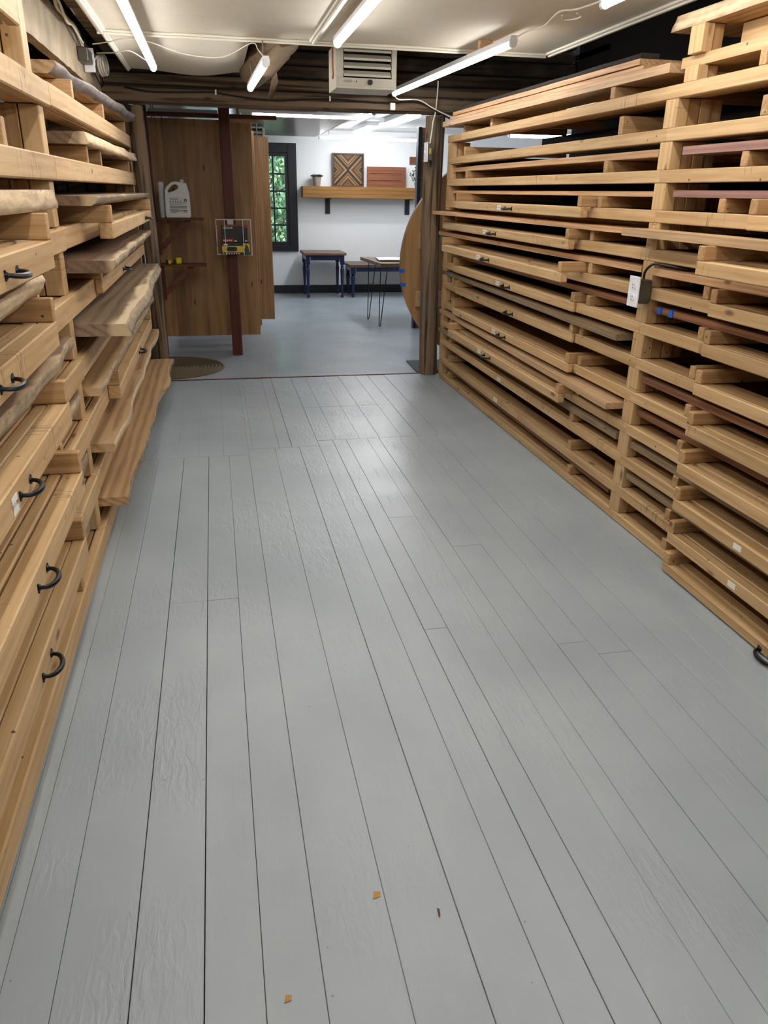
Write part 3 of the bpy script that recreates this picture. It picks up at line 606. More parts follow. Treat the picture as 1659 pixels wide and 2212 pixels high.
slab('live_edge_slab', 'widest jutting slab with pale sapwood band and rounded edge in the left rack', -.385, -.425, 3.37, 6.23, TL(3)+A, .05, 1, M_ash, M_live, amp=.016, live=True, under=-.02, group=G1, seed=5, wav=1.0)
slab('live_edge_slab', 'plain brown slab tucked below the widest jutting slab in the far left bay', -.520, -.505, 3.37, 6.42, TL(2)+A, .036, 1, M_elm, M_live, amp=.01, live=True, under=.0, group=G1, seed=6)
slab('live_edge_slab', 'long tan slab with wavy pale edge, second from the bottom in the far left bay', -.484, -.49, 3.37, 6.42, TL(1)+A, .038, 1, M_elm, M_liveP, amp=.012, live=True, under=.0, group=G1, seed=7)
slab('live_edge_slab', 'lowest slab of the left rack, wide wavy-edged and cracked, jutting over the floor', -.462, -.40, 3.36, 6.46, TL(0)+A, .040, 1, M_oakS, M_live, amp=.030, live=True, under=.0, group=G1, seed=8, wav=1.5)
G2 = 'live-edge slabs in the near bay of the left rack'
slab('live_edge_slab', 'near left slab with figured pale edge, at eye height beside the upright', -.50, -.53, .6, 3.0, TL(5)+A, .058, 1, M_walnut, M_liveP, amp=.01, live=True, under=-.01, group=G2, seed=9)
slab('live_edge_slab', 'near left slab with tan live edge, one row below eye height', -.50, -.545, .6, 2.70, TL(4)+A, .06, 1, M_walnut, M_liveP, amp=.014, live=True, under=.02, group=G2, seed=10)
slab('live_edge_slab', 'dark walnut slab with knobbly bark edge and cream sapwood in the near left bay', -.52, -.53, .5, 3.05, TL(3)+A, .058, 1, M_walnut, M_live, amp=.020, live=True, under=.016, group=G2, seed=11)
slab('live_edge_slab', 'brown slab mostly hidden under the long bright tray bar, third row up near left', -.572, -.578, .5, 3.2, TL(2)+A, .055, 1, M_walnut, M_live, amp=.012, live=True, under=.01, group=G2, seed=12)
slab('live_edge_slab', 'brown slab mostly hidden in the second row up at near left', -.575, -.58, .5, 3.2, TL(1)+A, .055, 1, M_walnut, M_live, amp=.012, live=True, under=.01, group=G2, seed=13)
slab('live_edge_slab', 'brown slab hidden in the bottom row at near left', -.59, -.59, .5, 3.1, TL(0)+A, .05, 1, M_elm, M_live, amp=.01, live=True, group=G2, seed=14)
tag(MB().box(-.5365, -.5325, 6.455, 6.485, TL(6)+A+.004, TL(6)+A+.05).build('tape_wrap', M_tape), 'scrap of blue tape on the far end of the second highest left slab', 'tape')
G3 = 'thin boards in the far bay of the right rack'; G4 = 'thin boards in the near bay of the right rack'
C = .0535
R = [(10, 1.888, 1.90, 3.27, 6.355, .030, M_thin, 'pale board with grey near end, eleventh row of the far right bay'),
     (9, 1.898, 1.90, 3.27, 6.355, .022, M_thin, 'thin pale board just above the highest tray of the far right bay'),
     (8, 1.85, 1.765, 3.40, 6.455, .024, M_thin, 'long board in the ninth row of the far right bay, sticking past the log post'),
     (7, 1.884, 1.825, 3.27, 6.455, .026, M_thin, 'thin board with dark knots in the eighth row of the far right bay'),
     (6, 1.900, 1.90, 3.27, 6.3, .026, M_brown, 'reddish thin board behind the outlet in the seventh row of the far right bay'),
     (5, 1.83, 1.885, 3.32, 6.40, .030, M_grey, 'board with two blue tape bands at its far end in the right rack'),
     (3, 1.79, 1.862, 3.26, 6.46, .030, M_pale, 'square-cut pale board jutting from the fourth row of the far right bay'),
     (2, 1.874, 1.86, 3.27, 6.46, .032, M_grey, 'greyish board in the third row of the far right bay'),
     (0, 1.892, 1.90, 3.30, 6.3, .024, M_brown, 'dark brown thin board in the lowest row of the far right bay')]
SL = {}
for i, (k, xa, xb, y0, y1, th, mt_, lab) in enumerate(R): SL[k] = slab('thin_board', lab, xa, xb, y0, y1, TR(k)+C, th, -1, mt_, mt_, amp=.003, group=G3, cat='board', seed=20+i)
Rn = [(12, 1.905, 3.22, .040, pineL['y'], 'thick knotty board lying on top of the near right bay'),
      (10, 1.872, 3.06, .030, M_purple, 'purplish board in the eleventh row of the near right bay'),
      (9, 1.876, 3.09, .026, M_purple, 'thin purplish board in the tenth row of the near right bay'),
      (8, 1.755, 3.06 if False else 3.255, .030, M_pale, 'light board lapping over the upright in the ninth row of the right rack'),
      (7, 1.868, 3.17, .030, M_thin, 'light board above the outlet cable in the eighth row of the near right bay'),
      (6, 1.892, 3.14, .026, M_brown, 'brown board with two blue tape bands in the near right bay'),
      (4, 1.890, 3.14, .030, M_brown, 'dark brown board with visible grain in the fifth row of the near right bay'),
      (3, 1.892, 3.14, .028, M_brown, 'brown board in the fourth row of the near right bay'),
      (2, 1.880, 3.14, .026, M_grey, 'greyish board in the third row of the near right bay'),
      (1, 1.884, 3.14, .028, M_grey, 'greyish board in the second row of the near right bay')]
for i, (k, xa, y1, th, mt_, lab) in enumerate(Rn):
    y1 = min(y1, 3.145) if k not in (12, 8) else y1
    SL[100+k] = slab('thin_board', lab, xa, xa, .3, y1, TR(k)+(C if k != 12 else .0575), th, -1, mt_, mt_, amp=.003, group=G4, cat='board', seed=40+i, width=.112 if k == 8 else None)
# blue tape bands are parts of their boards
def band(par, x, y, z, th, w=.022): B(x-.0012, x+.02, y-w/2, y+w/2, z-.0008, z+th+.0008).build('tape_band', M_tape, par)
for y in (6.31, 6.17): band(SL[5], 1.882, y, TR(5)+C, .030)
for y in (3.08, 2.99): band(SL[106], 1.889, y, TR(6)+C, .026, .028)
# pile on top of the far right bay
z = TR(12)+.0535
slab('top_board', 'greyish board at the bottom of the pile on top of the right rack', 1.884, 1.80, 3.27, 6.38, z, .036, -1, M_pale, M_pale, amp=.003, cat='board', group='boards piled on top of the right rack', seed=60)
slab('top_board', 'thin pale board second in the pile on top of the right rack', 1.90, 1.82, 3.52, 6.25, z+.042, .018, -1, M_thin, M_thin, amp=.003, cat='board', group='boards piled on top of the right rack', seed=61)
tb = slab('top_board', 'uppermost board of the pile with rough black bark along its top edge', 1.905, 1.83, 3.57, 6.22, z+.068, .024, -1, M_thin, M_thin, amp=.004, cat='board', group='boards piled on top of the right rack', seed=62)
slab('bark_edge', None, 1.915, 1.84, 3.57, 6.22, z+.0925, .022, -1, M_bark, M_bark, width=.12, amp=.012, live=True, seed=63, parent=tb)
# near right, top
slab('live_edge_slab', 'pale live-edge slab highest on the right, at the corner of the ceiling', 1.905, 1.90, .8, 3.29, 2.117, .058, -1, M_oakS, M_liveP, width=.4, amp=.012, live=True, under=-.02, cat='slab', seed=64)
tag(B(2.02, 2.06, .6, 3.02, TR(12)+.0985, 2.115, .002).build('standing_board', pineL['y']), 'broad pale board standing on edge under the highest right slab', 'board')
tag(MB().box(1.90, 1.93, 3.95, 4.30, TR(12)+.0005, TR(12)+.008).build('white_stick', M_plast), 'thin white stick lying on the top rail of the right rack', 'stick')
# boards lying loose inside lower slots of the right rack

# ================= PANEL DISPLAY LEFT OF THE OPENING =================
dp = thing('display_frame', 'dark red stained frame of two posts carrying little shelves in front of the wood panels', 'frame', (-.2, 7.65, 0))
B(-.605, -.505, 7.60, 7.70, 0, 2.16, .004).build('post', M_red, dp); B(.105, .2, 7.60, 7.70, 0, 2.155, .004).build('post', M_red, dp)
B(.10, .205, 7.595, 7.705, 2.157, 2.172, .002).build('post_cap', M_housing, dp)
B(-.52, .62, 7.715, 7.75, 2.085, 2.12, .003).build('top_rail', M_redx, dp)
B(-.504, .104, 7.80, 7.84, 2.10, 2.155, .003).build('track', M_housing, dp)
for z in (1.24, .842):
    B(-.504, -.085, 7.50, 7.70, z, z+.018, .003).build('shelf', M_redx, dp)
    B(-.504, -.47, 7.53, 7.60, z-.30, z-.001, .002).build('shelf_brace', M_red, dp)
    b_ = MB(); b_.prism([(-.47, 7.55, z-.27), (-.47, 7.55, z-.20), (-.25, 7.55, z-.001), (-.19, 7.55, z-.001)], (0, .03, 0)); b_.build('shelf_brace', M_redx, dp)
def panel(x0, x1, y, z0, z1, lab, org=None):
    t = thing('wood_panel', lab, 'panel', ((x0+x1)/2, y+.014, z0), 'hanging wood sample panels')
    B(x0, x1, y, y+.028, z0, z1, .003).build('staved_board', M_panel, t)
    for hx in (x0+.12, x1-.12): MB().tube([(hx, y+.014, z1+.0005), (hx, y+.014, 2.2148)], .006, 6).build('hanger', M_steel, t)
    return t
panel(-.60, .398, 7.90, .145, 2.085, 'nearest hanging wood panel of many brown staves behind the red frame')
panel(-.60, .418, 8.22, .145, 2.085, 'second hanging wood panel showing a thin sliver beside the nearest one')
panel(-.55, .455, 8.62, .12, 2.05, 'third hanging wood panel, a narrow strip with a lighter edge')
panel(-.50, .64, 9.20, .10, 2.03, 'hanging wood panel nearest the window with a dark smudge')
tag(B(.16, .46, 7.765, 7.79, 2.06, 2.10, .002).build('panel_hanger_board', M_pale), 'short pale board on top of the nearest panel right of the red post', 'board')
# jug, roll, tape measures
jg = thing('plastic_jug', 'white plastic handled jug with printed label on the upper red shelf', 'jug', (-.30, 7.585, 1.2585))
jb = MB(); n = 4
prof = [(-.105, 0), (.100, 0), (.108, .02), (.106, .20), (.092, .262), (.082, .292), (.045, .295), (-.005, .302), (-.045, .296), (-.085, .262), (-.104, .232), (-.108, .19), (-.112, .02)]
hole = [(-.082, .222), (-.075, .208), (-.03, .222), (.012, .245), (.010, .268), (-.012, .278), (-.045, .262)]
import mathutils
def holed(outer, inner, y0, y1, ox, oz):
    """plate with a hole: outlines in x,z"""
    bm = bmesh.new()
    def loop(pts, y): return [bm.verts.new((ox+a, y, oz+b)) for a, b in pts]
    for y in (y0, y1):
        lo, li = loop(outer, y), loop(inner, y); e = []
        for l in (lo, li):
            for i in range(len(l)): e.append(bm.edges.new((l[i], l[(i+1) % len(l)])))
        bmesh.ops.triangle_fill(bm, use_beauty=True, use_dissolve=False, edges=e)
        if y == y0: A0 = (lo, li)
        else: A1 = (lo, li)
    for q in (0, 1):
        l0, l1 = A0[q], A1[q]
        for i in range(len(l0)): bm.faces.new((l0[i], l0[(i+1) % len(l0)], l1[(i+1) % len(l1)], l1[i]))
    bm.verts.index_update(); r = ([v.co[:] for v in bm.verts], [[v.index for v in f.verts] for f in bm.faces]); bm.free(); return r
vs, fs = holed(prof, hole, 7.525, 7.645, -.30, 1.2588); jb.add(vs, fs); jo = jb.build('bottle', M_plast, jg)
bv = jo.modifiers.new('bevel', 'BEVEL'); bv.width = .012; bv.segments = 3; bv.limit_method = 'ANGLE'; bv.angle_limit = math.radians(50)
MB().lathe(-.255, 7.585, [(.018, 1.553), (.018, 1.575), (.014, 1.578)], 14).build('cap', M_plast, jg)
lb = MB(); lb.box(-.375, -.215, 7.5225, 7.5243, 1.30, 1.43); lab_ = lb.build('label', plain('jug_label', (206, 207, 206), .5), jg)
rw = MB(); random.seed(3)
for i, (z, a, b) in enumerate([(1.422, 0, .5), (1.412, 0, .5), (1.383, 0, .98), (1.371, 0, .7), (1.358, 0, 1), (1.352, 0, 1), (1.346, 0, 1), (1.340, 0, .95), (1.330, 0, .45), (1.324, 0, 1), (1.318, 0, 1), (1.312, .1, .5), (1.303, 0, .35)]):
    rw.box(-.370+.15*a, -.370+.15*b, 7.5217, 7.5224, z-.0017, z+.0017)
for i in range(9): rw.box(-.252+i*.003, -.2505+i*.003, 7.5217, 7.5224, 1.303, 1.324)
for i in range(5): rw.box(-.366+i*.022, -.358+i*.022, 7.5217, 7.5224, 1.391, 1.402)
rw.build('print', M_inkg, lab_)
dr = MB(); dr.tube([(-.232, 7.5222, 1.405), (-.232, 7.5215, 1.405)], .0125, 20); dr.build('drop_badge', M_ink, lab_)
dq = MB(); dq.add([(-.2385, 7.5212, 1.402), (-.2255, 7.5212, 1.402), (-.232, 7.5212, 1.414), (-.232, 7.5212, 1.397)], [(0, 3, 1), (0, 1, 2)]); dq.build('drop', M_plast, lab_)
rb = MB()
for i in range(8): rb.box(-.368+i*.019, -.361+i*.019, 7.5232, 7.5248, 1.272, 1.292)
for i in range(9): rb.box(-.368+i*.016, -.364+i*.016, 7.5232, 7.5248, 1.438, 1.455)
rb.build('moulded_rib', M_housing, jg)
tag(MB().lathe(-.438, 7.60, [(.026, 1.2588), (.027, 1.26), (.027, 1.553), (.022, 1.556)], 18).build('white_tube_roll', M_plast, smooth=True), 'white upright cylinder beside the jug on the upper red shelf', 'roll')
tm = MB(); 
t = thing('tape_measure', 'yellow and black tape measure, the larger one on the lower red shelf', 'tape measure', (-.335, 7.57, .8603), 'tape measures on the lower shelf')
MB().box(-.362, -.308, 7.55, 7.59, .8605, .915, 0, .009).build('case', M_yel, t); B(-.382, -.363, 7.548, 7.592, .8605, .90, .005).build('grip', M_blk, t); B(-.307, -.298, 7.555, 7.585, .8605, .885, .002).build('nose', M_blk, t)
t = thing('tape_measure', 'small yellow tape measure with black end, the left one on the lower red shelf', 'tape measure', (-.43, 7.57, .8603), 'tape measures on the lower shelf')
MB().box(-.432, -.404, 7.55, 7.585, .8605, .893, 0, .006).build('case', M_yel, t); B(-.452, -.433, 7.55, 7.585, .8605, .898, .004).build('grip', M_blk, t)
# wire holder with two glove boxes on the red post
wr = thing('wire_holder', 'white wire holder screwed to the red post, holding two glove boxes', 'holder', (.175, 7.56, .935))
wm = MB(); r = .0034
wm.tube([(.022, 7.505, 1.248), (.335, 7.505, 1.248), (.335, 7.505, .940), (.262, 7.505, .940), (.262, 7.505, 1.248)], r, 6)
wm.tube([(.022, 7.505, 1.248), (.022, 7.505, .945), (.098, 7.505, .945), (.098, 7.505, 1.246)], r, 6)
for x, z in ((.022, 1.248), (.335, 1.248), (.335, .940), (.022, .945)): wm.tube([(x, 7.505, z), (x, 7.590, z)], r, 6)
wm.tube([(.022, 7.592, .945), (.335, 7.592, .940), (.335, 7.592, 1.248), (.022, 7.592, 1.248), (.022, 7.592, .945)], r, 6)
wm.build('wire', M_housing, wr); B(.125, .18, 7.588, 7.598, 1.20, 1.245, .001).build('mounting_plate', M_plast, wr)
g1 = thing('glove_box', 'black and red glove box, the upper one in the wire holder', 'box', (.195, 7.55, 1.052), 'glove boxes in the wire holder')
B(.068, .302, 7.512, 7.585, 1.0545, 1.205, .002).build('carton', M_blk, g1)
pr = MB(); pr.box(.07, .30, 7.5105, 7.5117, 1.196, 1.204, 0); pr.box(.076, .17, 7.5105, 7.5117, 1.058, 1.082, 0); pr.box(.276, .30, 7.5105, 7.5117, 1.176, 1.194, 0); pr.build('red_print', M_redp, g1)
pw = MB(); writing(pw, 'GREASE', .026, (.125, 7.5103, 1.178), (1, 0, 0), (0, 0, 1)); 
for i in range(5): pw.box(.08+i*.017, .088+i*.017, 7.5095, 7.5103, 1.066, 1.075)
pw.box(.18, .20, 7.5105, 7.5115, 1.060, 1.070); pw.box(.275, .296, 7.5105, 7.5115, 1.062, 1.070); pw.build('white_print', M_paper, g1)
gv = MB(); gv.tube([(.10, 7.5112, 1.15), (.15, 7.5112, 1.155), (.20, 7.5112, 1.14), (.26, 7.5112, 1.12)], [.012, .022, .026, .02], 8); 
g2 = thing('glove_box', 'yellow and black glove box with a hand picture, the lower one in the wire holder', 'box', (.19, 7.55, .943), 'glove boxes in the wire holder')
B(.060, .318, 7.512, 7.585, .9445, 1.0535, .002).build('carton', M_blk, g2)
py = MB(); py.box(.063, .255, 7.5105, 7.5117, .966, 1.022, 0); py.box(.255, .316, 7.5105, 7.5117, .966, 1.045, 0); py.build('yellow_print', M_yelc, g2)
pk = MB(); pts = [(.125+.02*math.cos(a), 7.5095, .995+.02*math.sin(a)) for a in [PI/2+PI*i/8 for i in range(9)]]+[(.18+.02*math.cos(a), 7.5095, .995+.02*math.sin(a)) for a in [-PI/2+PI*i/8 for i in range(9)]]; pk.prism(pts, (0, .0008, 0)); pk.build('opening', M_blk, g2)
ph = MB(); ph.prism([(.275, 7.5088, .947), (.310, 7.5088, .947), (.308, 7.5088, .985), (.300, 7.5088, 1.02), (.292, 7.5088, 1.025), (.288, 7.5088, 1.04), (.281, 7.5088, 1.035), (.276, 7.5088, 1.038), (.272, 7.5088, 1.005), (.262, 7.5088, .99), (.257, 7.5088, 1.0), (.266, 7.5088, .97)], (0, .001, 0)); ph.build('hand_picture', plain('glove_grey', (52, 58, 58), .5), g2)
pz = MB(); writing(pz, 'XL', .016, (.077, 7.5100, .955), (1, 0, 0), (0, 0, 1))
for i in range(6): pz.box(.10+i*.022, .110+i*.022, 7.5095, 7.5105, .951, .959)
pz.box(.078, .115, 7.5105, 7.5115, 1.028, 1.040); pz.build('white_print', M_paper, g2)

# ================= FAR ROOM =================
# mantel shelf with brackets
ms = thing('mantel_shelf', 'thick golden wood beam shelf on the white far wall with black brackets', 'shelf', (2.25, 12.38, 1.405))
B(1.335, 3.20, 12.26, 12.498, 1.405, 1.568, .005).build('beam', M_mantel, ms)
for x in (1.74, 3.0):
    b_ = MB(); b_.box(x-.037, x+.037, 12.485, 12.4985, 1.18, 1.404); b_.box(x-.037, x+.037, 12.30, 12.4845, 1.392, 1.404); b_.build('bracket', M_black, ms)
# chevron art
cv = thing('chevron_wall_art', 'square framed wood mosaic art of nested chevrons forming an X', 'picture', (2.05, 12.46, 1.569))
ca, cz, hh = 2.053, 1.792, .222
f_ = MB(); W2 = .223
for bx in ((ca-W2-.02, ca+W2+.02, cz+W2, cz+W2+.02), (ca-W2-.02, ca+W2+.02, cz-W2, cz-W2+.02)): pass
f_.box(ca-.243, ca+.243, 12.435, 12.47, cz+.223, cz+.243); f_.box(ca-.243, ca+.243, 12.435, 12.47, cz-.222, cz-.202+.0); f_.box(ca-.243, ca-.223, 12.435, 12.47, cz-.202, cz+.223); f_.box(ca+.223, ca+.243, 12.435, 12.47, cz-.202, cz+.223)
f_.build('frame', plain('dark_frame', (74, 52, 40), .5), cv)
cols = [(38, 26, 22), (176, 132, 78), (84, 60, 46), (150, 104, 60), (44, 30, 24), (190, 152, 96), (120, 88, 66), (54, 36, 28), (160, 116, 66), (96, 66, 46)]
cm = [wood('inlay_%d' % i, tuple(int(v*.62) for v in c), tuple(int(v*.88) for v in c), 'x', cross=30, along=6, knots=0, jitter=0) for i, c in enumerate(cols)]
inl = MB(); cc = cz+.0105; h = .212
seq = [0, 2, 1, 0, 5, 3, 0, 6, 8, 4, 1, 9]
cs = [0, .014, .038, .062, .076, .098, .122, .136, .158, .178, .19, .205, .212]
for rot in range(4):
    cr_, sr_ = [(1, 0), (0, 1), (-1, 0), (0, -1)][rot]
    def R2(u, v): return (ca+u*cr_-v*sr_, 12.452, cc+u*sr_+v*cr_)
    for i in range(12):
        c0, c1 = cs[i], cs[i+1]-.0012
        for sg in (-1, 1):
            pts = [R2(0, c0), R2(sg*(h-c0), h), R2(sg*(h-c1), h), R2(0, c1)]
            inl.prism(pts, (0, .012, 0), seq[(i+(rot % 2)*3) % 12])
inl.build('inlay', cm, cv)
B(ca-.222, ca+.222, 12.466, 12.476, cz-.2015, cz+.2225).build('backing', M_black, cv)
# board of three planks
cb = thing('plank_sign', 'blank reddish board of three planks leaning on the mantel shelf', 'board', (2.65, 12.45, 1.569))
for i in range(3): B(2.345, 2.956, 12.44, 12.462, 1.569+.098*i, 1.569+.098*(i+1)-.005, .003).build('plank', M_cedar, cb)
B(2.4, 2.9, 12.463, 12.475, 1.575, 1.85).build('batten', M_cedar, cb)
# succulent
sp = thing('potted_succulent', 'small succulent in a speckled grey stone pot on the mantel shelf', 'plant', (1.565, 12.37, 1.5685))
MB().lathe(1.565, 12.37, [(.045, 1.569), (.05, 1.572), (.064, 1.685), (.064, 1.70), (.055, 1.70), (.05, 1.69)], 22).build('pot', M_pot, sp, smooth=True)
lf = MB(); random.seed(5)
for i in range(46):
    a = i*2.4; rr_ = .010+.0011*i; tilt = .9-.014*i; d = Vector((math.cos(a), math.sin(a), tilt)).normalized(); p = Vector((1.565, 12.37, 1.70))+Vector((math.cos(a), math.sin(a), 0))*rr_
    lf.tube([p, p+d*.018, p+d*.036, p+d*.050], [.005, .010, .008, .001], 6)
lf.build('leaf_rosette', M_succ, sp, smooth=True)
jp = thing('jade_plant', 'dark leafy jade plant half hidden at the right end of the mantel shelf', 'plant', (3.13, 12.38, 1.5685))
MB().lathe(3.13, 12.38, [(.04, 1.569), (.055, 1.64), (.055, 1.65), (.045, 1.648)], 18).build('pot', M_pot, jp, smooth=True)
js = MB(); jl = MB()
for i, (dx, dz) in enumerate([(-.06, .16), (-.10, .12), (-.02, .20), (.04, .18), (-.07, .05), (.07, .1)]):
    tip = Vector((3.13+dx, 12.36, 1.64+dz)); js.tube([(3.13, 12.38, 1.63), ((3.13+tip.x)/2, 12.37, 1.64+dz*.6), tip], [.006, .005, .003], 6)
    for q in range(9):
        a = q*2.4; c = tip+Vector((math.cos(a)*.018, math.sin(a)*.015, random.uniform(-.03, .018))); d = Vector((math.cos(a), math.sin(a), .4)).normalized()
        jl.tube([c, c+d*.012, c+d*.022], [.003, .011, .002], 6)
js.build('stem', M_log['z'], jp); jl.build('leaves', M_jade, jp, smooth=True)
# brown card on the right of the wall
tag(B(3.02, 3.16, 12.482, 12.4985, 1.90, 2.01).build('brown_wall_box', M_cedar), 'small dark brown box high on the far wall under the long tube', 'box')

def turned(par, x, y, z0, h, r, foot=True):
    k = h
    prof = [(r*.45, z0), (r*.75, z0+.012), (r*.8, z0+.03), (r*.45, z0+.05), (r*.5, z0+.065), (r*.62, z0+.07), (r*.55, z0+.08), (r*.75, z0+k*.45), (r*.98, z0+k*.66), (r*.75, z0+k*.70), (r*.55, z0+k*.715), (r*.95, z0+k*.735), (r*.55, z0+k*.755), (r*.7, z0+k*.78)]
    mb = MB().lathe(x, y, prof, 16); mb.box(x-r, x+r, y-r, y+r, z0+k*.781, z0+k, 0, .002); return mb.build('leg', M_navy, par, smooth=True)
def table(name, lab, x0, x1, y0, y1, h, top, r, ap, group=None):
    t = thing(name, lab, 'table', ((x0+x1)/2, (y0+y1)/2, 0), group)
    B(x0, x1, y0, y1, h-top, h, .006).build('tabletop', M_ttop, t)
    for x in (x0+r+.03, x1-r-.03):
        for y in (y0+r+.03, y1-r-.03): turned(t, x, y, .001, h-top-.002, r)
    ins = .04+r*2
    a = MB(); a.box(x0+ins, x1-ins, y0+.035, y0+.055, h-top-ap, h-top-.001); a.box(x0+ins, x1-ins, y1-.055, y1-.035, h-top-ap, h-top-.001)
    a.box(x0+.035, x0+.055, y0+ins, y1-ins, h-top-ap, h-top-.001); a.box(x1-.055, x1-.035, y0+ins, y1-ins, h-top-ap, h-top-.001); a.build('apron', M_navy, t); return t
table('side_table', 'tall square side table with turned navy legs and dark wood top', 1.285, 1.925, 11.82, 12.42, .655, .038, .030, .07)
table('low_table', 'long low table with stout turned navy legs behind the hairpin-leg table', 1.97, 3.15, 11.84, 12.44, .485, .045, .036, .06)
# hairpin-leg table
ht = thing('hairpin_table', 'live-edge wood table on thin black hairpin legs with papers on it', 'table', (2.35, 9.5, 0))
tt = MB(); pts = [(1.775, 9.05, .70), (3.0, 9.02, .70), (3.05, 9.98, .70), (1.83, 10.0, .70), (1.775, 9.75, .70)]
tt.prism([(1.87, 9.02, .70), (3.0, 9.0, .70), (3.0, 9.95, .70), (1.80, 9.98, .70), (1.84, 9.5, .70)], (0, 0, .038)); tt.build('tabletop', M_ttop, ht)
for x, y in ((1.93, 9.12), (1.90, 9.70), (2.9, 9.12), (2.9, 9.85)):
    m_ = MB(); m_.tube([(x-.035, y+.03, .699), (x-.052, y, .02), (x-.05, y, .006), (x-.042, y, .0055), (x-.034, y, .02), (x+.04, y-.02, .699)], .0055, 8); m_.build('leg', M_iron, ht, smooth=True)
lt_ = thing('paper_stack', 'open white papers on a dark folder on the hairpin-leg table', 'papers', (2.15, 9.5, .7385))
B(1.93, 2.30, 9.32, 9.62, .739, .752, .002).build('folder', M_blk, lt_); pp = MB(); pp.prism([(1.90, 9.28, .7535), (2.32, 9.28, .7535), (2.34, 9.60, .7535), (2.1, 9.68, .7535), (1.93, 9.62, .7535)], (0, 0, .006)); pp.build('sheets', M_paper, lt_)
tag(MB().lathe(2.16, 9.14, [(.018, .7385), (.018, .765), (.010, .77)], 12).build('small_black_knob', M_blk), 'small round black knob on the edge of the hairpin-leg table', 'knob')

# big round tabletop leaning behind the right log post
rt = thing('round_tabletop', 'large unfinished round wooden tabletop leaning behind the right log post, underside showing', 'tabletop', (2.47, 6.93, 0))
n = 72; Rr = .885; zc = .93; dsk = MB()
dsk.prism([(2.47+Rr*math.cos(2*PI*i/n), 6.93, zc+Rr*math.sin(2*PI*i/n)) for i in range(n)], (0, .042, 0)); dsk.build('disc', M_table, rt)
for z in (1.12, .62):
    bt = MB(); bt.box(1.735, 3.05, 6.895, 6.9292, z-.07, z+.07, 0, .004); bt.build('batten', M_pale, rt)
    MB().tube([(1.80, 6.890, z-.01), (1.80, 6.8945, z-.01)], .013, 14).build('bolt', M_steel, rt)
for z in (.862, .745):
    x = 2.47-math.sqrt(Rr**2-(z-zc)**2); B(x-.003, x+.035, 6.927, 6.9293, z-.016, z+.016).build('tape_scrap', M_tape, rt); B(x-.004, x-.0015, 6.927, 6.974, z-.016, z+.016).build('tape_scrap', M_tape, rt)
rt.rotation_euler = (math.radians(3.5), 0, math.radians(4))
# framed plank column near the right of the far room
pc = thing('framed_plank_column', 'tall black-edged column of mixed wood planks standing in the far room', 'column', (2.345, 9.0, 0))
B(2.265, 2.305, 8.98, 9.07, 0, 2.165, .003).build('edge_strip', M_black, pc); B(2.375, 2.425, 8.98, 9.07, 0, 2.185, .003).build('edge_strip', M_black, pc)
random.seed(8); z = 0.0
while z < 2.14:
    hgt = random.uniform(.11, .17); c = random.choice([M_cedar, M_mantel, M_redx, M_ttop]); B(2.306, 2.374, 8.995, 9.05, z, min(z+hgt-.002, 2.16)).build('plank', c, pc); z += hgt
# rug and mat
rg = MB(); rg.tube([(-.50, 7.16, .0015), (-.50, 7.16, .011)], .001, 4)
rg = MB(); rings = 16; n = 64; cx, cy, ax_, by = -.50, 7.09, .52, .47
for i in range(rings):
    a0, a1 = (i/rings), ((i+.86)/rings)
    for j in range(n):
        t0, t1 = 2*PI*j/n, 2*PI*(j+1)/n
        def P(s_, t_, z): return (cx+ax_*s_*math.cos(t_), cy+by*s_*math.sin(t_), z)
        rg.add([P(a0, t0, .004), P(a1, t0, .004), P(a1, t1, .004), P(a0, t1, .004), P((a0+a1)/2, t0, .014), P((a0+a1)/2, t1, .014)], [(0, 4, 5, 3), (4, 1, 2, 5)])
rgt = rg.build('braided_rug', M_rug); tag(rgt, 'oval braided brown rug on the far floor beside the left slabs', 'rug')
bs = MB(); bs.prism([(cx+ax_*.99*math.cos(2*PI*j/n), cy+by*.99*math.sin(2*PI*j/n), .0005) for j in range(n)], (0, 0, .003)); bs.build('rug_backing', M_rug, rgt)
tag(MB().prism([(1.715, 6.62, 0.0005), (1.735, 7.11, .0005), (2.4, 7.13, .0005), (2.4, 6.62, .0005)], (0, 0, .005)).build('floor_mat', M_mat), 'dark grey rubber mat on the floor at the foot of the right log post', 'mat')
# small floor marks
for x, y, s_, m_, lb_ in ((.267, 1.242, .010, M_foam, 'tan chip on the floor planks at lower middle'), (.044, 1.037, .008, M_foam, 'small amber chip on the floor planks near the bottom edge'), (.397, 1.169, .012, M_red, 'thin reddish splinter lying on the floor planks')):
    p = MB(); p.prism([(x-s_*(.25 if m_ == M_red else 1), y-s_, .0004), (x+s_*(.1 if m_ == M_red else .9), y-s_*.6, .0004), (x+s_*(.3 if m_ == M_red else 1.1), y+s_*.7, .0004), (x-s_*(.1 if m_ == M_red else .4), y+s_, .0004)], (0, 0, .0012)); tag(p.build('floor_chip', m_), lb_, 'chip')

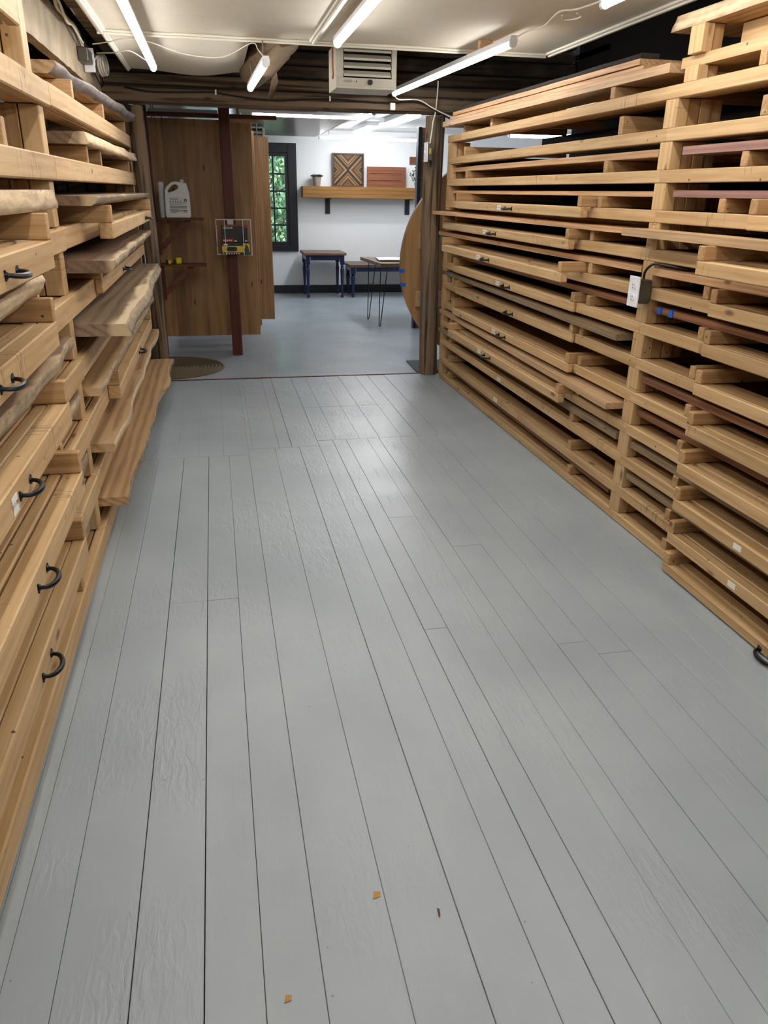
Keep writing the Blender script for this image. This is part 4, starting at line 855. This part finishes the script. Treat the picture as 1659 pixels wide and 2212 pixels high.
# ================= HEATER, WRAPPED LOG, WIRES =================
def heater(x0, y0, z0, lab, w=.375, hgt=.235, d=.30):
    t = thing('unit_heater', lab, 'heater', (x0+w/2, y0+d/2, z0), 'hanging unit heaters')
    m_ = MB(); m_.box(x0, x0+.012, y0, y0+d, z0, z0+hgt); m_.box(x0+w-.012, x0+w, y0, y0+d, z0, z0+hgt); m_.box(x0+.012, x0+w-.012, y0, y0+d, z0+hgt-.01, z0+hgt)
    m_.box(x0+.012, x0+w-.012, y0, y0+d, z0, z0+.012); m_.box(x0+.012, x0+w-.012, y0, y0+.02, z0+.012, z0+.058, 0, .002); m_.box(x0+.012, x0+.045, y0, y0+.02, z0+.058, z0+hgt-.01); m_.box(x0+w-.03, x0+w-.012, y0, y0+.02, z0+.058, z0+hgt-.01)
    m_.box(x0+.0125, x0+w-.0125, y0+d-.01, y0+d, z0+.012, z0+hgt-.01)
    m_.build('casing', M_heat, t)
    fins = MB(); fins.box(x0+.05, x0+w-.035, y0+.09, y0+.12, z0+.065, z0+hgt-.015)
    for i in range(46): xx = x0+.055+i*(w-.095)/46; fins.box(xx, xx+.002, y0+.083, y0+.09, z0+.065, z0+hgt-.015)
    fins.build('heating_fins', M_heatd, t)
    for i in range(4):
        zz = z0+.072+i*.043; l_ = MB(); l_.prism([(x0+.048, y0-.008, zz-.008), (x0+.048, y0-.010, zz+.004), (x0+.048, y0+.02, zz+.026), (x0+.048, y0+.024, zz+.022)], (w-.085, 0, 0)); l_.build('louver', M_heat, t)
    MB().tube([(x0+w*.56, y0-.018, z0+.036), (x0+w*.56, y0-.001, z0+.036)], [.014, .016], 18).build('dial', M_blk, t)
    MB().tube([(x0+w*.335, y0-.002, z0+.038), (x0+w*.335, y0-.0002, z0+.038)], .004, 10).build('screw_hole', M_blk, t)
    k_ = MB()
    for i in range(4): k_.box(x0+.05-.01*(i == 1), x0+.10, y0-.001, y0-.0002, z0+.032+i*.004, z0+.0335+i*.004)
    k_.build('print', M_inkg, t)
    for xx in (x0+.06, x0+w-.06): MB().tube([(xx, y0+d/2, z0+hgt), (xx, y0+d/2, 2.8 if y0 < 6 else 2.215)], .005, 6).build('hanger_rod', M_steel, t)
    return t
heater(.785, 5.2, 2.082, 'cream hanging unit heater with slanted louvers and black dial above the opening')
heater(.30, 10.2, 1.93, 'white louvered heater glimpsed at the top of the window beside the last panel', hgt=.26)
tag(MB().tube([(.765, 5.25, 2.79), (.772, 5.25, 2.30), (.772, 5.25, 2.20), (.774, 5.25, 2.16), (.776, 5.28, 2.14)], .0055, 8).build('copper_cable', M_copper, smooth=True), 'orange-brown cable dropping to the left side of the cream heater', 'cable')
wl = thing('wrapped_log_end', 'lumpy plaster-wrapped log end hanging from the ceiling behind the short tube', 'log', (.36, 5.85, 2.30))
mb = MB(); n = 34; q = 20; vs = []
for i in range(n+1):
    u = i/n; c = Vector((.49-.16*u, 5.10+1.25*u, 2.36-.10*u)); rad = (.095+.02*math.sin(u*PI))*(1 if u < .9 else max(.25, 1-(u-.9)*6))
    for k in range(q):
        a = 2*PI*k/q; w = 1+.22*noise.noise((u*5, math.cos(a)*1.5, math.sin(a)*1.5))+.1*noise.noise((u*14, a*2, 3)); vs.append((c.x+rad*w*math.cos(a), c.y, c.z+rad*w*math.sin(a)*.95))
fs = [(i*q+k, i*q+(k+1) % q, (i+1)*q+(k+1) % q, (i+1)*q+k) for i in range(n) for k in range(q)]+[tuple(range(q))[::-1], tuple(n*q+k for k in range(q))]
mb.add(vs, fs); mb.build('log', M_burlap, wl, smooth=True)
MB().box(.40, .47, 5.06, 5.10, 2.33, 2.42, 0, .02).build('foam_patch', M_foam, wl)
ps = MB(); ps.prism([(.47, 5.75, 2.215), (.49, 5.9, 2.18), (.47, 6.2, 2.10), (.44, 6.2, 2.10), (.45, 5.9, 2.2)], (.004, 0, 0)); ps.build('torn_paper', M_burlap, wl)
def cable(name, pts, r, mat, lab, sm=5):
    P_ = [Vector(p) for p in pts]; out = []
    for i in range(len(P_)-1):
        p0 = P_[max(i-1, 0)]; p1 = P_[i]; p2 = P_[i+1]; p3 = P_[min(i+2, len(P_)-1)]
        for s_ in range(sm):
            t_ = s_/sm; out.append(.5*((2*p1)+(-p0+p2)*t_+(2*p0-5*p1+4*p2-p3)*t_*t_+(-p0+3*p1-3*p2+p3)*t_**3))
    out.append(P_[-1]); return tag(MB().tube(out, r, 7).build(name, mat, smooth=True), lab, 'cable')
cable('lintel_cable', [(-.56, 6.455, 2.168), (-.365, 6.45, 2.145), (-.1, 6.455, 2.152), (.06, 6.455, 2.158), (.13, 6.455, 2.149), (.33, 6.455, 2.128), (.53, 6.455, 2.120), (.75, 6.455, 2.136), (.926, 6.455, 2.147), (1.15, 6.455, 2.14), (1.40, 6.455, 2.137), (1.60, 6.44, 2.15), (1.82, 6.43, 2.06), (1.98, 6.43, 2.012), (2.05, 6.44, 1.995)], .006, M_cableb, 'black cable clipped along the log lintel and drooping to the right rack')
cable('power_cable', [(1.408, 6.37, 2.19), (1.45, 6.40, 2.155), (1.609, 6.42, 2.160), (1.72, 6.41, 2.11), (1.82, 6.41, 2.07), (1.95, 6.41, 2.03)], .0045, M_cablew, 'white cord running from the end of the right tube light past the post')
cable('post_cable', [(1.775, 6.47, 2.30), (1.772, 6.46, 2.24), (1.760, 6.455, 2.09), (1.742, 6.45, 2.02), (1.734, 6.45, 1.95), (1.722, 6.452, 1.862)], .005, M_cablew, 'cream cable dropping down the right log post to the switch box')
for x, z, w_ in ((.08, 2.158, .006), (.926, 2.147, .006)): tag(B(x-w_, x+w_, 6.444, 6.4485, z-.017, z+.017, .001).build('cable_clip', M_cablew), 'small white clip on the lintel cable, %s' % ('left of centre' if x < .5 else 'just below the heater'), 'clip')
tag(B(1.392, 1.432, 6.435, 6.475, 2.085, 2.135, .003).build('white_junction_box', M_cablew), 'small white box fixed to the lintel under the end of the right tube light', 'box')
sw = thing('switch_box', 'grey metal switch box with white cover on the right log post', 'switch', (1.70, 6.42, 1.735), 'metal electrical boxes with white covers')
B(1.688, 1.725, 6.385, 6.466, 1.738, 1.86, .003).build('metal_box', M_steel, sw); B(1.680, 1.6875, 6.37, 6.475, 1.728, 1.868, .002).build('cover_plate', M_plate, sw); B(1.668, 1.6795, 6.415, 6.425, 1.79, 1.81, .001).build('toggle', M_plate, sw)
B(1.70, 1.716, 6.3835, 6.3848, 1.785, 1.825).build('sticker', M_yelc, sw)
ou = thing('outlet_box', 'grey outlet box with white two-socket plate on the upright of the right rack', 'outlet', (1.83, 3.166, 1.045), 'metal electrical boxes with white covers')
B(1.806, 1.868, 3.132, 3.20, 1.062, 1.165, .006).build('metal_box', M_steel, ou); B(1.798, 1.8055, 3.122, 3.210, 1.048, 1.178, .003).build('cover_plate', M_plate, ou)
for z in (1.138, 1.088):
    s_ = MB(); s_.tube([(1.7945, 3.166, z), (1.7975, 3.166, z)], .017, 20); f = s_.build('socket', M_plate, ou)
    k_ = MB(); k_.box(1.7935, 1.7944, 3.158, 3.160, z-.001, z+.008); k_.box(1.7935, 1.7944, 3.171, 3.173, z-.001, z+.008); k_.tube([(1.7944, 3.166, z-.009), (1.7935, 3.166, z-.009)], .003, 8); k_.build('slot', M_inkg, f)
cable('outlet_cable', [(1.84, 3.165, 1.166), (1.838, 3.155, 1.20), (1.842, 3.11, 1.232), (1.862, 3.06, 1.234), (1.90, 2.98, 1.228), (1.98, 2.90, 1.222)], .0055, M_cableb, 'short black cable curving from the outlet box into the right rack')
# ceiling cords
cable('power_cable', [(-.60, 5.20, 2.245), (-.50, 5.10, 2.246), (-.421, 4.97, 2.243), (-.34, 4.97, 2.243), (-.262, 5.03, 2.24), (-.098, 5.30, 2.232), (.119, 5.36, 2.235), (.271, 4.93, 2.25), (.30, 4.80, 2.20), (.327, 4.665, 2.14)], .003, M_cablew, 'thin white cord looping under the ceiling to the short tube light')
cable('power_cable', [(-.62, 5.52, 2.245), (-.513, 5.40, 2.235), (-.44, 5.33, 2.238), (-.40, 5.34, 2.236), (-.345, 5.48, 2.22), (-.305, 5.57, 2.20)], .003, M_cablew, 'thin white cord from the wall socket to the left tube light')
cable('power_cable', [(1.515, 4.14, 2.21), (1.57, 4.08, 2.24), (1.605, 3.98, 2.244), (1.555, 3.70, 2.246), (1.60, 3.62, 2.244), (1.63, 3.50, 2.246), (1.615, 3.37, 2.236), (1.575, 3.30, 2.215)], .0042, M_cablew, 'white cord joining the two right-hand tube lights across the ceiling')
cable('cord_loop', [(1.575, 3.71, 2.236), (1.61, 3.77, 2.232), (1.65, 3.73, 2.23), (1.65, 3.67, 2.23), (1.615, 3.64, 2.234)], .0035, M_cablew, 'small spare loop of white cord on the ceiling at right')
# house wiring over the old painted board
cable('wiring_bundle', [(-.71, 4.45, 2.42), (-.695, 4.62, 2.375), (-.70, 4.75, 2.335), (-.70, 4.90, 2.335), (-.70, 5.08, 2.335), (-.70, 5.25, 2.345), (-.70, 5.42, 2.33), (-.70, 5.52, 2.28), (-.70, 5.55, 2.25)], .010, M_cablew, 'thick white cable sagging over the top edge of the old painted board')
cable('wiring_bundle', [(-.675, 4.4, 2.40), (-.675, 4.7, 2.335), (-.675, 4.86, 2.29), (-.675, 5.05, 2.308), (-.675, 5.25, 2.285), (-.675, 5.38, 2.275)], .007, M_cablew, 'second white cable hanging lowest on the old painted board')
cable('stripped_wires', [(-.66, 4.35, 2.42), (-.67, 4.55, 2.395), (-.66, 4.80, 2.375), (-.65, 5.0, 2.35)], .004, M_cablew, 'thin loose white wire end above the painted board')
cable('stripped_wires', [(-.67, 4.38, 2.41), (-.68, 4.55, 2.375), (-.675, 4.62, 2.36)], .004, M_redp, 'thin red wire end among the white wires at top left')
wb = thing('wall_socket_box', 'grey box with white cover and plugged adapter on the old painted board', 'socket', (-.69, 5.58, 2.17), 'metal electrical boxes with white covers')
B(-.718, -.66, 5.42, 5.62, 2.19, 2.262, .005).build('metal_box', M_steel, wb); B(-.712, -.65, 5.622, 5.632, 2.155, 2.285, .002).build('cover_plate', M_plate, wb); B(-.70, -.655, 5.6325, 5.72, 2.20, 2.245, .006).build('adapter', M_plate, wb)
cl = MB()
for j in range(3):
    cl.tube([(-.655+.012*j, 5.98+.16*math.cos(2*PI*i/24)+.02*j, 2.235+.055*math.sin(2*PI*i/24)+.006*j) for i in range(25)], .007, 6)
cl.tube([(-.67, 5.72, 2.225), (-.66, 5.80, 2.26), (-.65, 5.9, 2.285)], .009, 6)
tag(cl.build('cable_coil', M_cablew, smooth=True), 'coil of white cable hanging beside the wall socket at upper left', 'cable')
cable('black_cord', [(-.70, 5.95, 2.20), (-.69, 6.1, 2.15), (-.69, 6.25, 2.14), (-.69, 6.3, 2.19), (-.69, 6.2, 2.25)], .004, M_cableb, 'thin black cord hanging below the white coil at upper left')
